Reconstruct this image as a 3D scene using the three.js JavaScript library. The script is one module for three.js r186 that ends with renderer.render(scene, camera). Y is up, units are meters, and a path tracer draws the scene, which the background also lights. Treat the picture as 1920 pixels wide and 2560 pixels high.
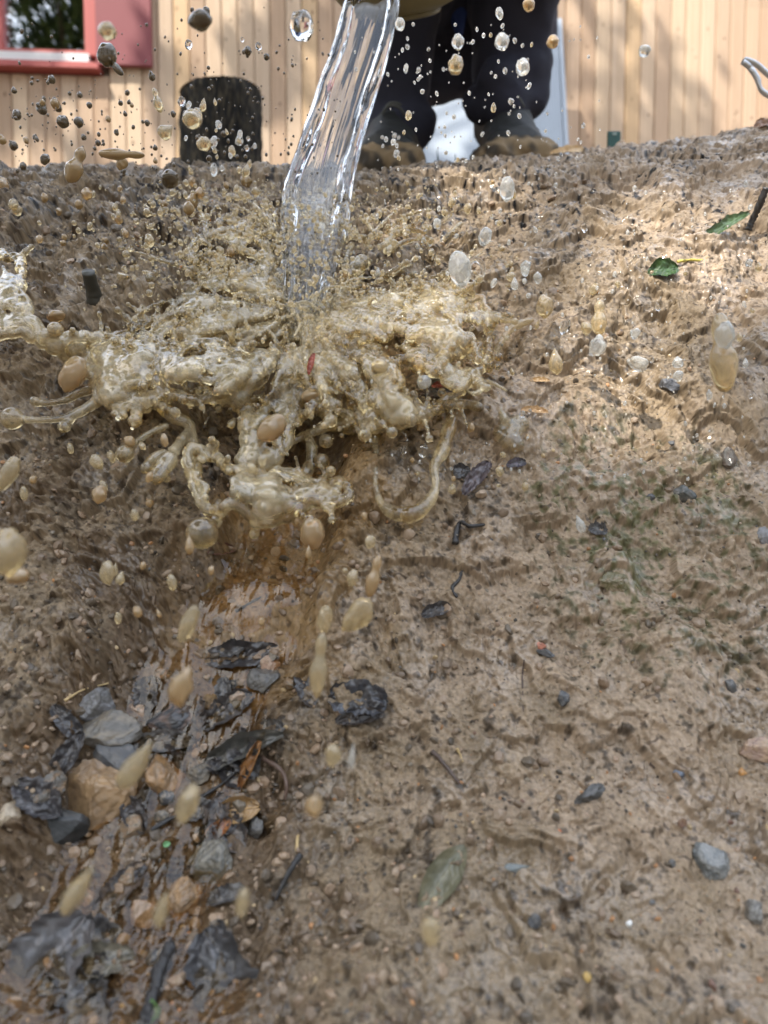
import * as THREE from 'three';
import { mergeGeometries } from 'three/addons/utils/BufferGeometryUtils.js';
import { RoundedBoxGeometry } from 'three/addons/geometries/RoundedBoxGeometry.js';

// ---------------------------------------------------------------- camera, sky, sun, exposure
const F = 1849, PITCH = 4 * Math.PI / 180;                 // focal length in photograph pixels (1920 x 2560)
const scene = new THREE.Scene();
const camera = new THREE.PerspectiveCamera(2 * Math.atan(1280 / F) * 180 / Math.PI, 0.75, 0.02, 300);
camera.rotation.x = -PITCH;
camera.focus = 0.53; camera.userData.fStop = 7;
scene.add(camera);
const renderer = new THREE.WebGLRenderer({ antialias: true });
renderer.setSize(768, 1024);
renderer.toneMapping = THREE.LinearToneMapping;
renderer.toneMappingExposure = 3.5;
renderer.shadowMap.enabled = true;
const SUN = new THREE.Vector3(-0.42, 0.9, 0.5).normalize();
const sun = new THREE.DirectionalLight(new THREE.Color(1, 0.93, 0.82), 2.0);
sun.position.copy(SUN).multiplyScalar(20); sun.castShadow = true; sun.shadow.radius = 1;
Object.assign(sun.shadow.camera, { left: -7, right: 7, top: 7, bottom: -7, near: 1, far: 50 });
sun.shadow.mapSize.set(4096, 4096);
scene.add(sun, sun.target);

// ---------------------------------------------------------------- numbers and noise
function rng(seed) { let a = seed >>> 0; return () => { a = (a + 0x6D2B79F5) | 0; let t = Math.imul(a ^ (a >>> 15), 1 | a); t = (t + Math.imul(t ^ (t >>> 7), 61 | t)) ^ t; return ((t ^ (t >>> 14)) >>> 0) / 4294967296; }; }
const PERM = (() => { const r = rng(77), p = new Uint8Array(512), q = [...Array(256).keys()]; for (let i = 255; i > 0; i--) { const j = Math.floor(r() * (i + 1)); [q[i], q[j]] = [q[j], q[i]]; } for (let i = 0; i < 512; i++) p[i] = q[i & 255]; return p; })();
const GX = new Float32Array(256), GY = new Float32Array(256);
for (let i = 0; i < 256; i++) { GX[i] = Math.cos(i / 256 * Math.PI * 2); GY[i] = Math.sin(i / 256 * Math.PI * 2); }
const fade = (t) => t * t * t * (t * (t * 6 - 15) + 10), mix = (a, b, t) => a + (b - a) * t;
const clamp = (x, a = 0, b = 1) => Math.min(b, Math.max(a, x)), sstep = (a, b, x) => { const t = clamp((x - a) / (b - a)); return t * t * (3 - 2 * t); };
function noise2(x, y, per = 256) {                           // gradient noise, about -0.7 .. 0.7, repeats every `per`
  const xi = Math.floor(x), yi = Math.floor(y), fx = x - xi, fy = y - yi;
  const a = ((xi % per) + per) % per, b = ((yi % per) + per) % per, a1 = (a + 1) % per, b1 = (b + 1) % per;
  const h = (i, j) => PERM[PERM[i & 255] + (j & 255)];
  const g = (k, u, v) => GX[k] * u + GY[k] * v;
  const u = fade(fx), v = fade(fy);
  return mix(mix(g(h(a, b), fx, fy), g(h(a1, b), fx - 1, fy), u), mix(g(h(a, b1), fx, fy - 1), g(h(a1, b1), fx - 1, fy - 1), u), v);
}
function fbm2(x, y, oct, per = 256) { let s = 0, a = 1, f = 1; for (let i = 0; i < oct; i++) { s += a * noise2(x * f + i * 17.3 * (per === 256), y * f + i * 9.1 * (per === 256), per === 256 ? 256 : per * f); a *= 0.5; f *= 2; } return s; }
function noise3(x, y, z) { return 0.6 * (noise2(x + z * 0.71, y - z * 0.53) + noise2(y + x * 0.37 + 31, z + x * 0.29 + 7) + noise2(z + 57 - y * 0.31, x + y * 0.23 + 13)); }
const V = (x, y, z) => new THREE.Vector3(x, y, z);
const lin2s = (c) => Math.round(255 * clamp(c <= 0.0031308 ? c * 12.92 : 1.055 * Math.pow(c, 1 / 2.4) - 0.055));

// ---------------------------------------------------------------- sky
{
  const w = 512, h = 256, data = new Float32Array(w * h * 4), d = V(0, 0, 0);
  for (let j = 0; j < h; j++) for (let i = 0; i < w; i++) {
    const el = ((j + 0.5) / h - 0.5) * Math.PI, az = ((i + 0.5) / w - 0.5) * 2 * Math.PI;
    d.set(Math.cos(el) * Math.cos(az), Math.sin(el), Math.cos(el) * Math.sin(az));
    const up = clamp(d.y), t = Math.pow(1 - up, 2.2), c = Math.max(0, d.dot(SUN));
    const cloud = sstep(-0.1, 0.5, fbm2(d.x * 2.2 / (0.35 + up) + 40, d.z * 2.2 / (0.35 + up) + 40, 5)) * 0.75 * sstep(0.02, 0.3, up);
    const glow = 1.8 * Math.pow(c, 6) + 5 * Math.pow(c, 60);
    const col = [mix(1.15, 1.9, t), mix(1.4, 1.95, t), mix(1.85, 2.0, t)];
    const o = (j * w + i) * 4, below = d.y < 0 ? 0.35 : 1;
    for (let k = 0; k < 3; k++) data[o + k] = below * (mix(col[k], 3.0, cloud) + glow * [1, 0.93, 0.8][k]);
    data[o + 3] = 1;
  }
  const sky = new THREE.DataTexture(data, w, h, THREE.RGBAFormat, THREE.FloatType);
  sky.mapping = THREE.EquirectangularReflectionMapping; sky.minFilter = sky.magFilter = THREE.LinearFilter; sky.needsUpdate = true;
  scene.background = sky; scene.environment = sky; scene.environmentIntensity = 0.3; scene.backgroundIntensity = 0.3;
}

// ---------------------------------------------------------------- naming and small builders
const taken = {};
function numbered(name) { const n = taken[name] = (taken[name] ?? -1) + 1; return n ? `${name}_${String(n).padStart(3, '0')}` : name; }
function tag(o, label, category, group) { o.userData.label = label; o.userData.category = category; if (group) o.userData.group = group; return o; }
function shadows(o) { o.castShadow = o.receiveShadow = true; return o; }
function mesh(name, geo, mat, parent = scene) { const m = shadows(new THREE.Mesh(geo, mat)); m.name = parent === scene ? numbered(name) : name; parent.add(m); return m; }
function group(name, pos = [0, 0, 0]) { const g = new THREE.Group(); g.name = numbered(name); g.position.set(...pos); scene.add(g); return g; }
function texture(w, h, fn, color = true, rep = true) {
  const data = new Uint8Array(w * h * 4);
  for (let j = 0; j < h; j++) for (let i = 0; i < w; i++) { const c = fn(i / w, j / h, i, j), o = (j * w + i) * 4; for (let k = 0; k < 3; k++) { const x = Array.isArray(c) ? c[k] : c; data[o + k] = color ? lin2s(x) : Math.round(255 * clamp(x)); } data[o + 3] = 255; }
  const t = new THREE.DataTexture(data, w, h, THREE.RGBAFormat); t.magFilter = THREE.LinearFilter; t.minFilter = THREE.LinearMipmapLinearFilter; t.generateMipmaps = true;
  if (rep) t.wrapS = t.wrapT = THREE.RepeatWrapping; if (color) t.colorSpace = THREE.SRGBColorSpace; t.needsUpdate = true; return t;
}
const rgb = (r, g, b) => new THREE.Color().setRGB(r, g, b);
function paint(geo, fn) { const p = geo.attributes.position, c = new Float32Array(p.count * 3); for (let i = 0; i < p.count; i++) { const q = fn(p.getX(i), p.getY(i), p.getZ(i), i); c.set(q, i * 3); } geo.setAttribute('color', new THREE.BufferAttribute(c, 3)); return geo; }
function tube(pts, radii, seg = 8, sub = 4, gnarl = 0) {                 // round rod through points, each with its own radius, closed ends
  const curve = new THREE.CatmullRomCurve3(pts), n = (pts.length - 1) * sub, pos = [], idx = [];
  const fr = curve.computeFrenetFrames(n, false), q0 = (i, j) => 1 + gnarl * (noise2(i * 0.9 + pts[0].x * 900, Math.cos(j / seg * 6.283) * 1.4 + 3) + 0.7 * noise2(i * 0.35 + 9, Math.sin(j / seg * 6.283) * 1.2 + pts[0].y * 700));
  for (let i = 0; i <= n; i++) {
    const t = i / n, p = curve.getPoint(t), k = t * (pts.length - 1), a = Math.min(pts.length - 2, Math.floor(k)), r = mix(radii[a], radii[a + 1], k - a);
    for (let j = 0; j < seg; j++) { const th = j / seg * 2 * Math.PI; const q = p.clone().addScaledVector(fr.normals[i], r * Math.cos(th) * q0(i, j)).addScaledVector(fr.binormals[i], r * Math.sin(th) * q0(i, j)); pos.push(q.x, q.y, q.z); }
  }
  for (let i = 0; i < n; i++) for (let j = 0; j < seg; j++) { const a = i * seg + j, b = i * seg + (j + 1) % seg; idx.push(a, b, a + seg, b, b + seg, a + seg); }
  for (const [i, flip] of [[0, true], [n, false]]) { const p = curve.getPoint(i / n), c = pos.length / 3; pos.push(p.x, p.y, p.z); for (let j = 0; j < seg; j++) { const a = i * seg + j, b = i * seg + (j + 1) % seg; flip ? idx.push(a, c, b) : idx.push(a, b, c); } }
  const g = new THREE.BufferGeometry(); g.setAttribute('position', new THREE.Float32BufferAttribute(pos, 3)); g.setIndex(idx); g.computeVertexNormals(); return g;
}

// ---------------------------------------------------------------- reading places off the lens
const CP = Math.cos(PITCH), SP = Math.sin(PITCH);
function dirOf(px, py) { const a = (px - 960) / F, b = (1280 - py) / F; return V(a, b * CP - SP, -CP - b * SP); }
function at(px, py, d) { const v = dirOf(px, py); return v.multiplyScalar(d / -v.z); }
const rowY = (row, d) => at(960, row, d).y;

// ---------------------------------------------------------------- ground: the lie of the bank
const rows = [[2560, 0.27], [2300, 0.315], [2000, 0.36], [1750, 0.395], [1500, 0.432], [1250, 0.475], [1020, 0.52], [820, 0.567], [660, 0.62], [560, 0.67], [495, 0.725], [463, 0.79], [451, 0.9], [444, 1.1], [440, 1.22], [438, 1.36]];
const TABLE = [[-60, -0.2], [-1.3, -0.22], [0.0, -0.235], [0.14, -0.236], [0.21, -0.23], ...rows.map(([r, d]) => [d, rowY(r, d)]), [1.6, rowY(430, 1.36) - 0.02], [3, rowY(428, 1.36) - 0.03], [80, rowY(426, 1.36) - 0.05]];
function profileAt(d) {                                        // monotone cubic through the table
  let i = 0; while (i < TABLE.length - 2 && d > TABLE[i + 1][0]) i++;
  const sl = (k) => k < 0 || k >= TABLE.length - 1 ? 0 : (TABLE[k + 1][1] - TABLE[k][1]) / (TABLE[k + 1][0] - TABLE[k][0]);
  const m = (a, b) => a * b <= 0 ? 0 : 2 * a * b / (a + b), h = TABLE[i + 1][0] - TABLE[i][0], t = clamp((d - TABLE[i][0]) / h), s = sl(i);
  const m0 = m(sl(i - 1), s), m1 = m(s, sl(i + 1)), t2 = t * t, t3 = t2 * t;
  return (2 * t3 - 3 * t2 + 1) * TABLE[i][1] + (t3 - 2 * t2 + t) * h * m0 + (3 * t2 - 2 * t3) * TABLE[i + 1][1] + (t3 - t2) * h * m1;
}
const LUT = (() => { const a = []; for (let i = 0; i <= 2000; i++) { let t = 0, w = 0; for (let k = -7; k <= 7; k++) { const g = 1 - Math.abs(k) / 8; t += g * profileAt(i * 0.001 + k * (i < 760 ? 0.005 : 0.002)); w += g; } a.push(t / w); } return a; })();
function profile(d) { if (d < 0 || d >= 2) return profileAt(d); const i = Math.floor(d * 1000); return mix(LUT[i], LUT[Math.min(2000, i + 1)], d * 1000 - i); }
function bank(x, d) { return profile(d) + (0.1 * clamp(x - 0.1, 0, 0.68) * sstep(0.7, 1.25, d) + 0.1 * clamp(x - 0.05, 0, 0.4) * sstep(0.45, 0.7, d) * sstep(1.2, 0.8, d)) * sstep(9, 2, Math.abs(x)) + 0.012 * sstep(0.1, 0.4, -x) * sstep(0.5, 0.6, d) * sstep(0.75, 0.65, d); }
function hitOn(fn, px, py) {                                  // where the lens ray meets a height field
  const v = dirOf(px, py); v.multiplyScalar(1 / -v.z); let lo = 0.03, hi = 0;
  for (let d = 0.06; d < 1.9; d *= 1.012) { if (v.y * d < fn(v.x * d, d)) { hi = d; break; } lo = d; }
  if (!hi) return v.multiplyScalar(1.32);
  for (let k = 0; k < 18; k++) { const m = (lo + hi) / 2; v.y * m < fn(v.x * m, m) ? hi = m : lo = m; }
  return v.multiplyScalar(hi);
}
const RILL = [[740, 1120, 0.040], [700, 1300, 0.036], [660, 1480, 0.036], [540, 1640, 0.040], [450, 1820, 0.048], [370, 2050, 0.054], [310, 2300, 0.058], [270, 2600, 0.062], [250, 2900, 0.066]].map(([x, y, w]) => { const p = hitOn(bank, x, y); return [p.x, -p.z, w]; });
function rillAt(x, d) {                                       // signed share: 0 in the bed's middle, 1 at its edge
  let best = 9; for (let i = 0; i < RILL.length - 1; i++) { const [ax, ay, aw] = RILL[i], [bx, by, bw] = RILL[i + 1], ux = bx - ax, uy = by - ay, t = clamp(((x - ax) * ux + (d - ay) * uy) / (ux * ux + uy * uy)); const q = Math.hypot(x - ax - t * ux, d - ay - t * uy) / mix(aw, bw, t); if (q < best) best = q; } return best;
}
const PITS = [[640, 1010, 0.06, 0.04, 0.024], [830, 1000, 0.055, 0.04, 0.02], [455, 700, 0.022, 0.022, 0.02], [1060, 600, 0.035, 0.02, 0.016], [640, 1965, 0.017, 0.012, 0.013], [200, 1975, 0.014, 0.014, 0.008]].map(([x, y, rx, rd, h]) => { const p = hitOn(bank, x, y); return [p.x, -p.z, rx, rd, h]; });
const MOUNDS = [[700, 1500, 0.055, 0.016, 0.012], [980, 1560, 0.04, 0.02, 0.006], [1536, 1440, 0.014, 0.012, 0.006], [1850, 980, 0.06, 0.03, 0.012], [1700, 1650, 0.05, 0.02, 0.008], [1450, 1020, 0.05, 0.02, 0.008], [130, 1500, 0.06, 0.04, 0.012], [90, 1700, 0.04, 0.03, 0.01], [560, 2230, 0.012, 0.02, 0.006]].map(([x, y, rx, rd, h]) => { const p = hitOn(bank, x, y); return [p.x, -p.z, rx, rd, h]; });
function lie(x, d) {                                          // the bank with its bed, pits and mounds, no grain yet
  let h = bank(x, d);
  if (d > 0.08 && d < 1.7 && Math.abs(x) < 1.5) {
    const wob = 0.25 * noise2(x * 40 + 5, d * 40), q = rillAt(x, d) + wob;
    if (q < 1.5) h -= 0.013 * (1 - sstep(0.55, 1.25, q)) * sstep(0.56, 0.48, d);
    for (const [px, pd, rx, rd, dep] of PITS) { const e = Math.hypot((x - px) / rx, (d - pd) / rd) + wob * 0.6; if (e < 1.3) h -= dep * (1 - sstep(0.1, 1.2, e)); }
    for (const [px, pd, rx, rd, up] of MOUNDS) { const e = Math.hypot((x - px) / rx, (d - pd) / rd) + wob; if (e < 1.3) h += up * (1 - sstep(0.2, 1.1, e)); }
  }
  return h;
}
const crumb = (x, d) => clamp(0.62 - 1.3 * x / (d + 0.2) + 0.8 * noise2(x * 7 + 3, d * 7) + 0.5 * sstep(0.66, 0.75, d) - 0.3 * sstep(0.4, 0.27, d), 0.12, 0.9);   // how broken the soil is
const ARC = (() => { const a = [0]; for (let i = 1; i <= 400; i++) { const d = i * 0.005; a.push(a[i - 1] + Math.hypot(0.005, profile(d) - profile(d - 0.005))); } return a; })();
const arc = (d) => { const k = clamp(d / 0.005, 0, 399.9), i = Math.floor(k); return mix(ARC[i], ARC[i + 1], k - i); };
const slope = (d) => (profile(d + 0.02) - profile(d - 0.02)) / 0.04;
function relief(x, d) {                                       // the soil's own relief, measured square to the bank
  const far = sstep(2.2, 1.4, d) * sstep(2.5, 1, Math.abs(x)); if (far <= 0) return 0.02 * noise2(x * 1.3, d * 1.3);
  const s = arc(d), r = crumb(x, d), wx = x + 0.010 * noise2(x * 31, s * 31 + 9), ws = s + 0.010 * noise2(x * 31 + 50, s * 31), bed = d < 0.52 ? 1 - 0.65 * sstep(1, 0.7, rillAt(x, d)) : 1;
  let n = 0.020 * noise2(x * 6 + 20, s * 6) + 0.011 * fbm2(wx * 15, ws * 15 + 4, 2);
  const q = fbm2(wx * 17 + 8, ws * 20, 3); n += 0.0075 * (sstep(-0.03, 0.05, q) + 0.7 * sstep(0.2, 0.26, q)) * (0.6 + 0.4 * r);     // small broken scarps
  const q2 = fbm2(wx * 48 + 60, ws * 52 + 8, 2); n += 0.0026 * sstep(-0.02, 0.08, q2) * (0.5 + 0.5 * r);
  n += r * 0.85 * (0.009 * (0.35 - Math.abs(noise2(wx * 42, ws * 42 + 2))) + 0.0056 * (0.3 - Math.abs(noise2(wx * 88 + 6, ws * 88))) + 0.0026 * noise2(wx * 160, ws * 160));
  const pit = noise2(wx * 110 + 40, ws * 110); n -= 0.0026 * sstep(0.16, 0.34, pit);
  n += (0.65 + 0.5 * r) * (0.0030 * (0.25 - Math.abs(noise2(x * 210, s * 210))) + 0.0016 * noise2(x * 300 + 4, s * 300) + 0.0006 * noise2(x * 480, s * 480));
  return n * far * bed * mix(0.85, 1, sstep(0.3, 0.7, d)) * mix(1, 0.8, sstep(0.72, 0.9, d));
}
const ground = (x, d) => { const m = slope(d); return lie(x, d) + relief(x, d) * Math.sqrt(1 + m * m); };
const hit = (px, py) => hitOn(ground, px, py), hitSoft = (px, py) => hitOn((x, d) => lie(x, d) + 0.003, px, py);
function lifted(px, py, lift) { const p = hitSoft(px, py), l = p.length(); return p.multiplyScalar(Math.max(0.05, (l - lift) / l)); }
function normalAt(p, e = 0.008) { const d = -p.z; return V(-(lie(p.x + e, d) - lie(p.x - e, d)) / (2 * e), 1, (lie(p.x, d + e) - lie(p.x, d - e)) / (2 * e)).normalize(); }

// ground sheet: a fan with its finest mesh in front of the lens, coarse out to the horizon
const MAT = {};
{
  const per = 0.3;
  const bump = texture(1024, 1024, (u, v) => 0.5 + 0.28 * fbm2(u * 24, v * 24, 5, 24) + 0.12 * (0.3 - Math.abs(noise2(u * 70, v * 70, 70))) - 0.18 * sstep(0.28, 0.5, noise2(u * 110 + 0.3, v * 110, 110)), false);
  const grain = texture(1024, 1024, (u, v) => {
    const a = 0.76 + 0.2 * fbm2(u * 16, v * 16, 5, 16) + 0.24 * noise2(u * 128, v * 128, 128) + 0.2 * noise2(u * 256, v * 256, 256);
    const dark = sstep(0.33, 0.45, noise2(u * 64 + 0.5, v * 64, 64)) * sstep(-0.2, 0.2, noise2(u * 9, v * 9, 9)), pale = sstep(0.4, 0.5, noise2(u * 90, v * 90 + 0.5, 90));
    const k = mix(a, 0.22, dark * 0.85), l = mix(k, 1, pale * 0.6); return [l, l * (1 - 0.03 * dark), l * (1 - 0.02 * pale)];
  });
  const wet = texture(512, 512, (u, v) => 0.5 + 0.5 * fbm2(u * 10, v * 10, 5, 10), false);
  const coat = texture(512, 512, (u, v) => sstep(-0.15, 0.45, fbm2(u * 7 + 0.3, v * 7, 5, 7)), false);
  MAT.mud = new THREE.MeshPhysicalMaterial({ vertexColors: true, map: grain, bumpMap: bump, bumpScale: 0.005, roughness: 0.95, roughnessMap: wet, clearcoat: 0.9, clearcoatMap: coat, clearcoatRoughness: 0.09, specularIntensity: 0.5 });
  const S = [], NC = 600; for (let i = 0; i <= NC; i++) S.push(-0.545 + 1.09 * i / NC);
  for (let q = 0.002, s = 0.547; s < 40; q *= 1.13, s += q) { S.push(s); S.unshift(-s); }
  const D = [], NR = 900; for (let d = 0.196; d < 0.258; d += 0.002) D.push(d); for (let j = 0; j <= NR; j++) D.push(0.26 * Math.pow(0.8 / 0.26, j / NR)); for (let d = 0.802; d < 1.0; d += 0.002) D.push(d);
  for (let d = 1.004, q = 1.006; d < 90; q = Math.min(1.12, q * 1.02), d *= q) D.push(d);
  const nc = S.length, nr = D.length, pos = new Float32Array(nc * nr * 3), uv = new Float32Array(nc * nr * 2), col = new Float32Array(nc * nr * 3), idx = [];
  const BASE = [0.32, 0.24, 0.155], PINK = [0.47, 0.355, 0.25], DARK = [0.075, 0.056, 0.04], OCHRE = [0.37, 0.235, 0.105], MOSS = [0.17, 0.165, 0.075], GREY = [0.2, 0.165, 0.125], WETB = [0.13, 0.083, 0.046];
  const blend = (c, q, t) => { for (let k = 0; k < 3; k++) c[k] += (q[k] - c[k]) * t; };
  const spots = [[1640, 1420, 0.075, 0.05], [1700, 1260, 0.05, 0.03], [1540, 1450, 0.02, 0.02], [1490, 1190, 0.04, 0.03], [1370, 1250, 0.02, 0.02]].map(([x, y, a, b]) => { const p = hitOn(bank, x, y); return [p.x, -p.z, a, b]; });
  const och = [[720, 1420, 0.06, 0.06], [820, 1180, 0.06, 0.03]].map(([x, y, a, b]) => { const p = hitOn(bank, x, y); return [p.x, -p.z, a, b]; });
  for (let j = 0; j < nr; j++) for (let i = 0; i < nc; i++) {
    const d = D[j], x = S[i] * d, o = j * nc + i;
    const m = slope(d), e = relief(x, d) / Math.sqrt(1 + m * m); pos[o * 3] = x; pos[o * 3 + 1] = lie(x, d) + e; pos[o * 3 + 2] = -d + e * m; uv[o * 2] = x / per; uv[o * 2 + 1] = (d < 1.9 ? arc(d) : d + ARC[380] - 1.9) / per;
    const sa = d < 1.9 ? arc(d) : d, c = BASE.slice(), n1 = fbm2(x * 5 + 11, sa * 5, 5), n2 = fbm2(x * 30, sa * 30 + 7, 5), n3 = fbm2(x * 170 + 3, sa * 170, 3);
    blend(c, PINK, clamp(sstep(-0.15, 0.55, n1 + 1.1 * x / (d + 0.25) + 0.5 * n2) * 0.85 + 0.35 * sstep(0.62, 0.7, d) * sstep(0, 0.2, x)));
    blend(c, GREY, 0.5 * sstep(0.1, 0.6, n2 - 0.3 * x));
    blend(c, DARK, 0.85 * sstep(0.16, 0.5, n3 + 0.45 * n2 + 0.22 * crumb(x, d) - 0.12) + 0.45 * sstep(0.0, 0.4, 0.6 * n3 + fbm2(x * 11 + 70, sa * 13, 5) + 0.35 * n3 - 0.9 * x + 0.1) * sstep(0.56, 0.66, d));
    blend(c, WETB, 0.75 * sstep(0.05, 0.3, fbm2(x * 17 + 30, sa * 17 + 60, 6) + 0.5 * n3 - 2.2 * x - 0.35 - 0.5 * sstep(0.45, 0.6, d)));
    if (d < 0.56 && x < 0.12) blend(c, WETB, 0.8 * sstep(1.75, 0.95, rillAt(x, d) + 0.7 * n2 + 0.5 * n3));
    for (const [px, pd, a, b] of och) { const e = Math.hypot((x - px) / a, (d - pd) / b) + 0.8 * n2; if (e < 1.3) blend(c, OCHRE, 0.75 * (1 - sstep(0.3, 1.2, e))); }
    for (const [px, pd, a, b] of spots) { const e = Math.hypot((x - px) / a, (d - pd) / b); if (e < 1.4) blend(c, MOSS, 0.6 * (1 - sstep(0.4, 1.4, e)) * sstep(-0.05, 0.45, n3 + 0.7 * n2)); }
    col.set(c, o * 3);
  }
  for (let j = 0; j < nr - 1; j++) for (let i = 0; i < nc - 1; i++) { const a = j * nc + i; idx.push(a, a + 1, a + nc, a + 1, a + nc + 1, a + nc); }
  const g = new THREE.BufferGeometry(); g.setAttribute('position', new THREE.BufferAttribute(pos, 3)); g.setAttribute('uv', new THREE.BufferAttribute(uv, 2)); g.setAttribute('color', new THREE.BufferAttribute(col, 3)); g.setIndex(idx); g.computeVertexNormals();
  const b = new THREE.PlaneGeometry(2, 1, 80, 90).rotateX(-Math.PI / 2);
  { const p = b.attributes.position; for (let i = 0; i < p.count; i++) { const u = p.getX(i), v = p.getZ(i) + 0.5; p.setXYZ(i, Math.sign(u) * (Math.abs(u) * 1.5 + 80 * Math.abs(u) ** 5), 0, -0.197 + v * 1.6 + 88 * v ** 6); } for (let i = 0; i < p.count; i++) p.setY(i, profile(-p.getZ(i)) + 0.004 * noise2(p.getX(i), p.getZ(i))); b.computeVertexNormals(); const u = b.attributes.uv; for (let i = 0; i < p.count; i++) u.setXY(i, p.getX(i) / per, -p.getZ(i) * 1.2 / per); paint(b, () => BASE); }
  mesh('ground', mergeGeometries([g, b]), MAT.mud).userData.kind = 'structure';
}

// ---------------------------------------------------------------- the tree behind the lens that shades the bank and dapples the wall
const WALL_D = 4.0, YAW = 0.063, GROUND_TOP = rowY(426, 1.36) - 0.03;
{
  const bark = new THREE.MeshStandardMaterial({ color: rgb(0.09, 0.07, 0.05), roughness: 0.95 });
  // sun patches on the ground and wall: gaps in the crown
  const gaps = [[1270, 500, 0.15, 0.07], [1130, 470, 0.10, 0.05], [1690, 560, 0.13, 0.07], [1380, 660, 0.10, 0.06], [1780, 720, 0.12, 0.07], [1500, 760, 0.07, 0.05], [1150, 720, 0.05, 0.04], [640, 880, 0.07, 0.06], [1150, 900, 0.08, 0.06], [1450, 1000, 0.1, 0.07], [930, 600, 0.08, 0.06], [560, 620, 0.06, 0.05], [1700, 1150, 0.07, 0.05], [1250, 1400, 0.05, 0.04]].map(([x, y, a, b]) => { const p = hitOn(bank, x, y); return [p.x, p.z, a, b, p.y]; });
  const lit = (p) => {
    for (const [x, z, a, b, y] of gaps) { const k = (p.y - y) / SUN.y, u = (p.x - SUN.x * k - x) / a, v = (p.z - SUN.z * k - z) / b; if (u * u + v * v < 1 + 0.5 * noise2(p.x * 9, p.z * 9)) return true; }
    const k = (p.z + WALL_D) / SUN.z, wx = p.x - SUN.x * k, wy = p.y - SUN.y * k;               // where its shadow would fall on the wall
    if (wy > 0.3 && wy < 2.6 && Math.abs(wx) < 3) {
      const n = noise2(wx * 2.6 + 3, wy * 1.7 + 1) + 0.55 * noise2(wx * 7 + 9, wy * 5) - 0.28 * sstep(0.5, 1.2, wx) + 0.14 * sstep(-0.2, -1.2, wx);
      return n > 0.02;
    }
    return false;
  };
  const leafG = (() => { const g = new THREE.BufferGeometry(); g.setAttribute('position', new THREE.Float32BufferAttribute([0, 0, 0, 0.5, 0.12, 0.35, 0.45, 0.1, 0.75, 0, -0.03, 1.1, -0.45, 0.1, 0.75, -0.5, 0.12, 0.35], 3)); g.setIndex([0, 3, 1, 1, 3, 2, 0, 5, 3, 3, 5, 4]); g.computeVertexNormals(); return g; })();
  const leafM = new THREE.MeshPhysicalMaterial({ color: rgb(0.07, 0.12, 0.03), roughness: 0.7, side: THREE.DoubleSide });
  const plant = (seed, pos, label, n, [ox, oy, oz], [ax, ay, az]) => {
  const r = rng(seed), tree = tag(group('broadleaf_tree', pos), label, 'tree'), limbs = [];
  const trunk = mesh('trunk', tube([V(0, -0.2, 0), V(0.05, 1.2, 0.02), V(-0.05, 2.6, -0.05), V(0.1, 4.2, -0.1), V(0.15, 6.5, 0), V(0.1, 8, 0.1)], [0.26, 0.19, 0.16, 0.13, 0.08, 0.02], 10), bark, tree);
  const mats = [], q = new THREE.Quaternion(), e = new THREE.Euler(), m = new THREE.Matrix4(), base = tree.position;
  let made = 0;
  for (let c = 0; c < n; c++) {
    const th = r() * 6.283, ph = Math.acos(2 * r() - 1), rad = Math.cbrt(r());
    const cx = ox + ax * rad * Math.sin(ph) * Math.cos(th), cy = oy + ay * rad * Math.cos(ph), cz = oz + az * rad * Math.sin(ph) * Math.sin(th);
    const cr = 0.32 + 0.35 * r();
    if (c % 9 === 0) limbs.push(tube([V(0.05, Math.min(6.8, 2.2 + cy * 0.45), 0), V((cx - base.x) * 0.45, cy * 0.82, (cz - base.z) * 0.45), V(cx - base.x, cy - base.y, cz - base.z)], [0.05, 0.03, 0.008], 5, 3));
    for (let k = 0; k < 190; k++) {
      const a = r() * 6.283, b = Math.acos(2 * r() - 1), s = cr * Math.cbrt(r()), p = V(cx + s * Math.sin(b) * Math.cos(a), cy + 0.7 * s * Math.cos(b), cz + s * Math.sin(b) * Math.sin(a));
      e.set(r() * 2 - 1, r() * 6.28, r() * 1.4 - 0.7); q.setFromEuler(e); const sz = 0.05 + 0.03 * r();
      if (lit(p)) continue;
      mats.push(m.compose(p.sub(base), q, V(sz, sz, sz)).clone());
    }
  }
  limbs.forEach((g) => mesh('limb', g, bark, trunk));
  const crown = new THREE.InstancedMesh(leafG, leafM, mats.length); mats.forEach((x, i) => crown.setMatrixAt(i, x)); crown.name = 'crown'; crown.userData.kind = 'stuff'; shadows(crown); tree.add(crown);
  };
  plant(5, [-3.6, -0.2, 4.3], 'tall leafy broadleaf tree standing behind the viewer and shading the bank', 175, [-3.0, 6.6, 2.7], [2.3, 1.7, 2.1]);
  plant(6, [-5.2, 0.1, -0.7], 'broadleaf tree left of the bank whose crown dapples the board wall', 165, [-3.3, 6.4, -0.4], [3.1, 1.4, 1.7]);
}

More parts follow.
